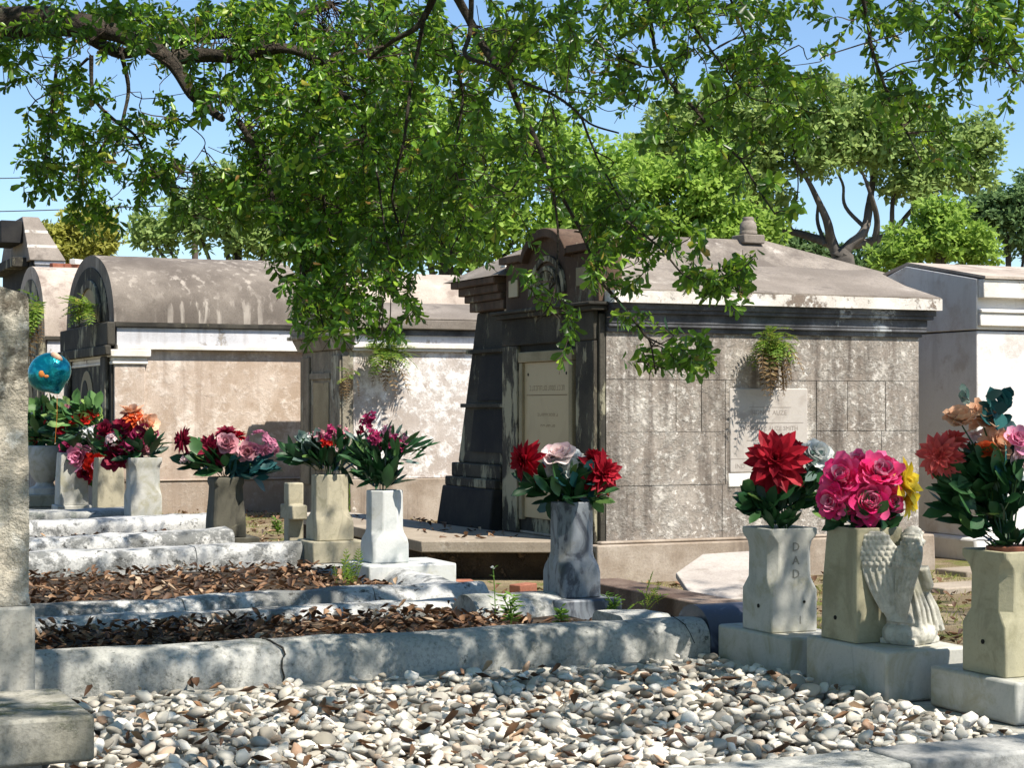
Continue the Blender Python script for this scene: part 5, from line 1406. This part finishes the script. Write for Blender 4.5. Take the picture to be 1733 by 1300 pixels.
def sprayed(cx_, cy_, rx_, ry_, n, ya, yb):
    """short leafy shoots that spring from the nearest bough and droop"""
    left = n
    while left > 0:
        a = nr.uniform(0, 2 * math.pi); q = math.sqrt(nr.random())
        p = at(cx_ + rx_ * q * math.cos(a), cy_ + ry_ * q * math.sin(a), nr.uniform(ya, yb))
        near = Vector(SP0[int(((SP0 - np.array(p[:])) ** 2).sum(1).argmin())])
        d = p - near
        if d.length < .05: d = Vector(nr.normal(size=3))
        d.normalize(); d = (d * .55 + Vector((nr.normal(0, .5), nr.normal(0, .5), nr.normal(-.30, .4)))).normalized()
        m = int(nr.integers(3, 8)); st = nr.uniform(.035, .055); p = p - d * st * m * .5; pts = [p.copy()]
        for k in range(m):
            ros.append((p.copy(), nr.uniform(.58, 1.12), d.copy(), k == 0))
            d = (d + Vector((nr.normal(0, .22), nr.normal(0, .22), nr.normal(-.08, .2)))).normalized()
            p = p + d * st
            pts.append(p.copy())
        if m > 1: tw.tube([q_ - oak_off for q_ in pts], [.0026 - .0014 * i / m for i in range(m + 1)], 3, cap=False)
        left -= m
tw = MB()
for (cx_, cy_, rx_, ry_, n, ya, yb) in CL:
    sprayed(cx_, cy_, rx_ * .92, ry_ * .92, int(n * (.8 if 725 < cx_ < 890 and cy_ > 100 else 1.6 if 430 < cx_ < 900 else .85 if cx_ > 900 else 1.0)), ya, yb)
# the crown above the view, clumped so that the sun comes through in patches
cnt = 0; CN = 11000
while cnt < CN:
    x, y, z = nr.uniform(-7.0, 6.4), nr.uniform(1.5, 14.5), nr.uniform(3.6, 6.0)
    if z < EZ + (HY + 25) / F * y + .15: continue
    dens = noise.noise(Vector((x * .75, y * .75, 4.0))) + .35 * noise.noise(Vector((x * 2.2, y * 2.2, 8.0)))
    if y > 9.6 and (x > 2.0 - .35 * (y - 9.6) or z > EZ + (HY + 25) / F * y + 1.4): continue
    dens -= .45 * math.exp(-((x - .4) / 1.3) ** 2 - ((y - 7.2) / 1.5) ** 2)
    dens += .40 * math.exp(-((x + 1.3) / .8) ** 2 - ((y - 7.2) / 1.2) ** 2)
    dens += .55 * math.exp(-((x - 3.2) / 1.45) ** 2 - ((y - 5.6) / 1.5) ** 2)
    if dens < -0.12 and x > -2.2: continue
    ros.append((Vector((x, y, z)), 1.35)); cnt += 1
cnt = 0
while cnt < 2600:                      # unseen leaves added behind the camera to dim the sky light
    x, y, z = nr.uniform(-9, 8), nr.uniform(-7, 1.8), nr.uniform(2.9, 6.2)
    if noise.noise(Vector((x * .6, y * .6, 2.0))) < -.15: continue
    ros.append((Vector((x, y, z)), 2.3)); cnt += 1
cnt = 0
while cnt < 1100:  # more unseen leaves added left of the view, blocking sky light
    x, y, z = nr.uniform(-8.5, -3.0), nr.uniform(1.5, 13), nr.uniform(1.6, 4.2)
    if x > -(CX + 60) / F * y - .5: continue
    ros.append((Vector((x, y, z)), 2.0)); cnt += 1
cnt = 0
while cnt < 1300:
    x, y = nr.uniform(-7.5, -.8), nr.uniform(13, 19.3); zf = EZ + (HY + 30) / F * y + .15
    z = nr.uniform(zf, zf + 1.5)
    if noise.noise(Vector((x * .8, y * .8, 12.0))) < -.12: continue
    ros.append((Vector((x, y, z)), 2.0)); cnt += 1
SP = np.array([p[:] for p in SEG])
P = []; D = []; N = []; LL = []; WW = []
for e_ in ros:
    p, s = e_[0], e_[1]
    pa = np.array(p[:]); d2 = ((SP - pa) ** 2).sum(1); j = int(d2.argmin()); near = Vector(SP[j]); dist = math.sqrt(d2[j])
    ax = (p - near) if len(e_) < 3 else e_[2].copy()
    if ax.length < .02: ax = Vector(nr.normal(size=3))
    ax.normalize(); ax = (ax + Vector((nr.normal(0, .4), nr.normal(0, .4), nr.normal(-.25, .35)))).normalized()
    back = p - ax * min(.22, max(dist * .6, .07)) * s
    if len(e_) > 2 and not e_[3]: pass
    elif s > 1.1 or dist > .55:
        tw.tube([back - oak_off, (back + p) / 2 - oak_off + Vector(nr.normal(0, .008, 3)), p - oak_off], [.0028 * s, .0022, .0015], 3, cap=False)
    else:
        w_ = dist * .11
        m1 = near.lerp(p, .33) + Vector(nr.normal(0, w_, 3)); m2 = near.lerp(p, .66) + Vector(nr.normal(0, w_, 3)) - Vector((0, 0, dist * .06))
        tw.tube([q - oak_off for q in spline([near, m1, m2, p], 3)], [.0036 - .0021 * i / 9 for i in range(10)], 3, cap=False)
    a = ax.orthogonal().normalized(); b = ax.cross(a)
    nl = rnd.randint(6, 10); ph = rnd.random() * 6.28
    for k in range(nl):
        an = ph + 2.4 * k; t = k / nl
        dd = (a * math.cos(an) + b * math.sin(an)) * (1.0 - .35 * t) + ax * (.25 + .75 * t) + Vector((0, 0, -.10))
        bp_ = p - ax * (1 - t) * .055 * s
        P.append((bp_ - oak_off)[:]); D.append(dd[:]); nn = ax + Vector((nr.normal(0, .3), nr.normal(0, .3), .5 + nr.normal(0, .2)))
        N.append(nn[:]); LL.append(rnd.uniform(.034, .060) * s); WW.append(rnd.uniform(.38, .52))
LL = np.array(LL)
Vv, Fc = leaves2(P, D, N, LL, LL * np.array(WW), fold=.08, droop=.06, curl=-.08)
fast_mesh('leaves', Vv, Fc, M['oakleaf'], oak)
bk.build('branches', M['bark'], oak, smooth=60)
tw.build('twigs', M['twig'], oak, fix=False)

# ------------------------------------------------------------------ trees beyond the tombs
def tree(name, label, Y, x, crowns, nleaf, L, mat, trunk_w=.35, fork=None, limbs=None, barkm='bark_far', group='trees beyond the tombs', holes=.0):
    """crowns: (photo x, y, rx, ry, depth factor) lobes at distance Y"""
    k = Y / F
    base = Vector(((x - CX) * k, Y, 0))
    o = thing(name, label, 'tree', base, 0, group)
    mb = MB()
    if limbs:
        for pts, w0, w1 in limbs:
            s = spline([at(px_, py_, Y + dy) if py_ is not None else Vector(((px_ - CX) * k, Y, -.1)) for (px_, py_, dy) in pts], 6)
            m = len(s); mb.tube([q - base + Vector(noise.noise_vector(q * 1.6)) * .05 for q in s], [(w0 + (w1 - w0) * i / (m - 1)) * k / 2 * .78 for i in range(m)], 8)
    else:
        top = at(x, min(c_[1] for c_ in crowns) + 40, Y)
        mb.tube([(0, 0, -.1), (.1, 0, top.z * .35), (-.05, .1, top.z * .7), tuple(top - base)], [trunk_w * .5, trunk_w * .4, trunk_w * .25, .04], 8)
        for c_ in crowns:
            q = at(c_[0], c_[1], Y) - base
            st_ = Vector((0, 0, max(.6, q.z * .45)))
            mb.tube([st_, st_.lerp(q, .5) + Vector((0, 0, .2)), q], [trunk_w * .22, trunk_w * .14, .03], 6)
    mb.build('trunk', M[barkm], o, smooth=60)
    P = []; D = []; N = []
    tot = sum(c_[2] * c_[3] for c_ in crowns)
    for (cx_, cy_, rx_, ry_, df) in crowns:
        c0 = at(cx_, cy_, Y) - base; rx_ *= k; ry_ *= k; rd = rx_ * df
        nsub = max(8, int(95 * math.sqrt(rx_ * ry_)))
        per = int(nleaf * (rx_ * ry_) / (tot * k * k) / nsub)
        for _ in range(nsub):
            d = nr.normal(size=3); d /= np.linalg.norm(d); q = nr.random() ** .40 * (1.22 if nr.random() < .18 else 1)
            sc_ = np.array([rx_, rd, ry_]); cc = np.array(c0[:]) + d * sc_ * q
            rr = nr.uniform(.09, .24) * math.sqrt(rx_ * ry_) + .08
            pts = nr.normal(size=(per, 3)); pts /= np.linalg.norm(pts, axis=1, keepdims=True)
            rad = nr.random((per, 1)) ** .5
            pp = cc + pts * rad * rr * np.array([1.15, 1.0, .62])
            P.append(pp); D.append(pts + nr.normal(0, .6, (per, 3))); N.append(pts * .6 + np.array([[0, 0, .8]]) + nr.normal(0, .35, (per, 3)))
    P = np.concatenate(P); D = np.concatenate(D); N = np.concatenate(N)
    LL = nr.uniform(.6, 1.25, len(P)) * L
    Vv, Fc = leaves(P, D, N, LL, LL * .62, fold=.12, widest=.5)
    fast_mesh('crown', Vv, Fc, M[mat], o)
    return o
tree('oak_tree', 'big spreading live oak with dark bare limbs standing behind the scored tomb', 42, 1425,
     [(1180, 215, 85, 60, .9), (1290, 190, 90, 60, .9), (1400, 180, 95, 55, .9), (1500, 215, 90, 60, .9), (1590, 260, 80, 55, .8), (1660, 230, 40, 36, .9), (1250, 280, 90, 55, .9), (1380, 260, 100, 50, .9), (1290, 335, 50, 26, .9), (1560, 305, 75, 45, .9), (1650, 290, 40, 34, .8), (1455, 250, 60, 32, .8), (1110, 250, 50, 50, .9), (1450, 230, 70, 45, .9)],
     30000, .17, 'fargreen', limbs=[
        ([(1428, None, 0), (1428, 470, 0), (1420, 440, 0)], 60, 46),
        ([(1420, 445, 0), (1440, 415, 0), (1462, 390, 0), (1470, 350, .2), (1475, 320, .3), (1480, 270, .4)], 28, 10),
        ([(1420, 445, 0), (1408, 412, 0), (1402, 385, -.2), (1390, 352, -.3), (1372, 315, -.4), (1345, 270, -.5)], 28, 7),
        ([(1408, 415, 0), (1370, 400, .4), (1330, 388, .6), (1305, 385, .8), (1260, 340, 1)], 22, 7),
        ([(1440, 415, 0), (1480, 408, .3), (1510, 395, .5), (1530, 370, .6), (1570, 320, .7)], 22, 7),
        ([(1482, 405, 0), (1484, 360, -.3), (1472, 325, -.6), (1450, 270, -.6)], 16, 5),
        ([(1510, 395, .5), (1508, 350, .3), (1520, 300, .2), (1560, 250, .2)], 13, 5),
        ([(1465, 385, 0), (1430, 350, .4), (1425, 310, .6), (1400, 250, .8)], 10, 4), ([(1500, 398, .3), (1545, 385, .2), (1575, 350, .2)], 9, 4), ([(1340, 390, .5), (1320, 350, .3), (1290, 320, .2)], 9, 4),
        ([(1395, 415, 0), (1385, 370, .5), (1380, 330, .7), (1340, 260, .9)], 10, 4)])
tree('oak_tree', 'bright green rounded tree between the hanging branches and the big live oak', 36, 1130,
     [(1130, 330, 90, 60, .9), (1210, 340, 60, 55, .9), (1060, 300, 70, 60, .9), (1160, 390, 100, 45, .8), (1240, 400, 45, 40, .9), (1010, 360, 70, 60, .9), (960, 260, 60, 60, .9), (1080, 400, 80, 45, .9), (1200, 280, 60, 50, .9), (1290, 390, 40, 40, .9)], 19000, .15, 'farbright')
tree('oak_tree', 'added bright green tree standing in for sunlit leaves behind the hanging foliage', 33, 760,  # added tree whose bright colour stands in for sunlit overhanging leaves
     [(560, 330, 90, 80, .8), (680, 290, 110, 100, .8), (800, 330, 100, 90, .8), (880, 260, 80, 90, .8), (740, 400, 130, 60, .8), (880, 390, 80, 50, .8), (960, 400, 60, 50, .8), (1000, 330, 60, 60, .8), (620, 400, 90, 50, .8), (720, 200, 90, 60, .8)], 19000, .16, 'farbright')
tree('oak_tree', 'mid green tree above the sooty barrel vault, left of centre', 38, 400,
     [(330, 370, 60, 50, .8), (410, 350, 70, 70, .8), (480, 340, 70, 90, .8), (270, 400, 45, 34, .8), (240, 390, 24, 28, .8), (370, 310, 34, 34, .8), (450, 410, 80, 40, .8)], 11000, .16, 'fargreen')
tree('cedar_tree', 'feathery yellow green cedar behind the peach vault at the left', 40, 115,
     [(115, 410, 40, 34, .9), (90, 415, 36, 30, .9), (160, 400, 34, 42, .9), (112, 385, 20, 26, .9), (182, 395, 22, 34, .9), (70, 410, 22, 30, .9), (140, 380, 18, 26, .9)], 5500, .14, 'farolive', .2)
tree('oak_tree', 'rounded bright bushy tree right of the live oak limbs, above the white tomb', 34, 1590,
     [(1590, 400, 60, 45, .9), (1640, 415, 50, 36, .9), (1540, 420, 50, 32, .9), (1600, 360, 36, 30, .9), (1520, 440, 50, 20, .9)], 9000, .13, 'farbright')
tree('oak_tree', 'darker tree at the right edge behind the white tomb', 50, 1710,
     [(1700, 350, 60, 45, .8), (1740, 390, 60, 50, .8), (1660, 360, 40, 36, .8), (1770, 330, 60, 40, .8)], 7000, .18, 'fardark')
tree('oak_tree', 'dark low tree seen under the live oak limbs', 48, 1380,
     [(1360, 430, 60, 34, .8), (1450, 440, 50, 26, .8), (1500, 420, 40, 30, .8), (1300, 420, 60, 40, .8), (1270, 380, 40, 40, .8)], 6000, .18, 'fardark')
# far hedge line closing the view
P = []; D = []; N = []
for _ in range(14000):
    x = nr.uniform(-40, 40); y = 70 + nr.normal(0, 2); hmax = 3.9 + 1.3 * noise.noise(Vector((x * .25, 0, 0)))
    P.append((x, y, hmax * nr.random() ** .6)); D.append(nr.normal(size=3)); N.append(nr.normal(size=3) + [0, -.5, .8])
LL = nr.uniform(.4, .8, len(P))
Vv, Fc = leaves(P, D, N, LL, LL * .6)
tag(fast_mesh('far_wood', Vv, Fc, M['fardark']), 'low distant line of dark green trees far behind the cemetery', 'trees', kind='stuff')

# ------------------------------------------------------------------ utility pole and wires
Yp = 60.0
pb = at(330, 440, Yp); pt = at(330, 283, Yp)
o = thing('utility_pole', 'brown wooden utility pole behind the sooty vaulted tomb carrying two wires', 'utility pole', (pb.x, Yp, 0), 0)
mb = MB(); mb.tube([(0, 0, -.2), (0, 0, pt.z)], [.13, .09], 10); mb.build('pole', M['pole'], o, smooth=60)
for yy in (290, 346):
    a = at(330, yy, Yp) - Vector((pb.x, Yp, 0)); b = at(-700, yy + 2, Yp) - Vector((pb.x, Yp, 0))
    mb = MB(); mb.tube([a.lerp(b, t / 20) - Vector((0, 0, .25 * math.sin(math.pi * t / 20))) for t in range(21)], .018, 5); mb.build('wire', M['wire'], o)
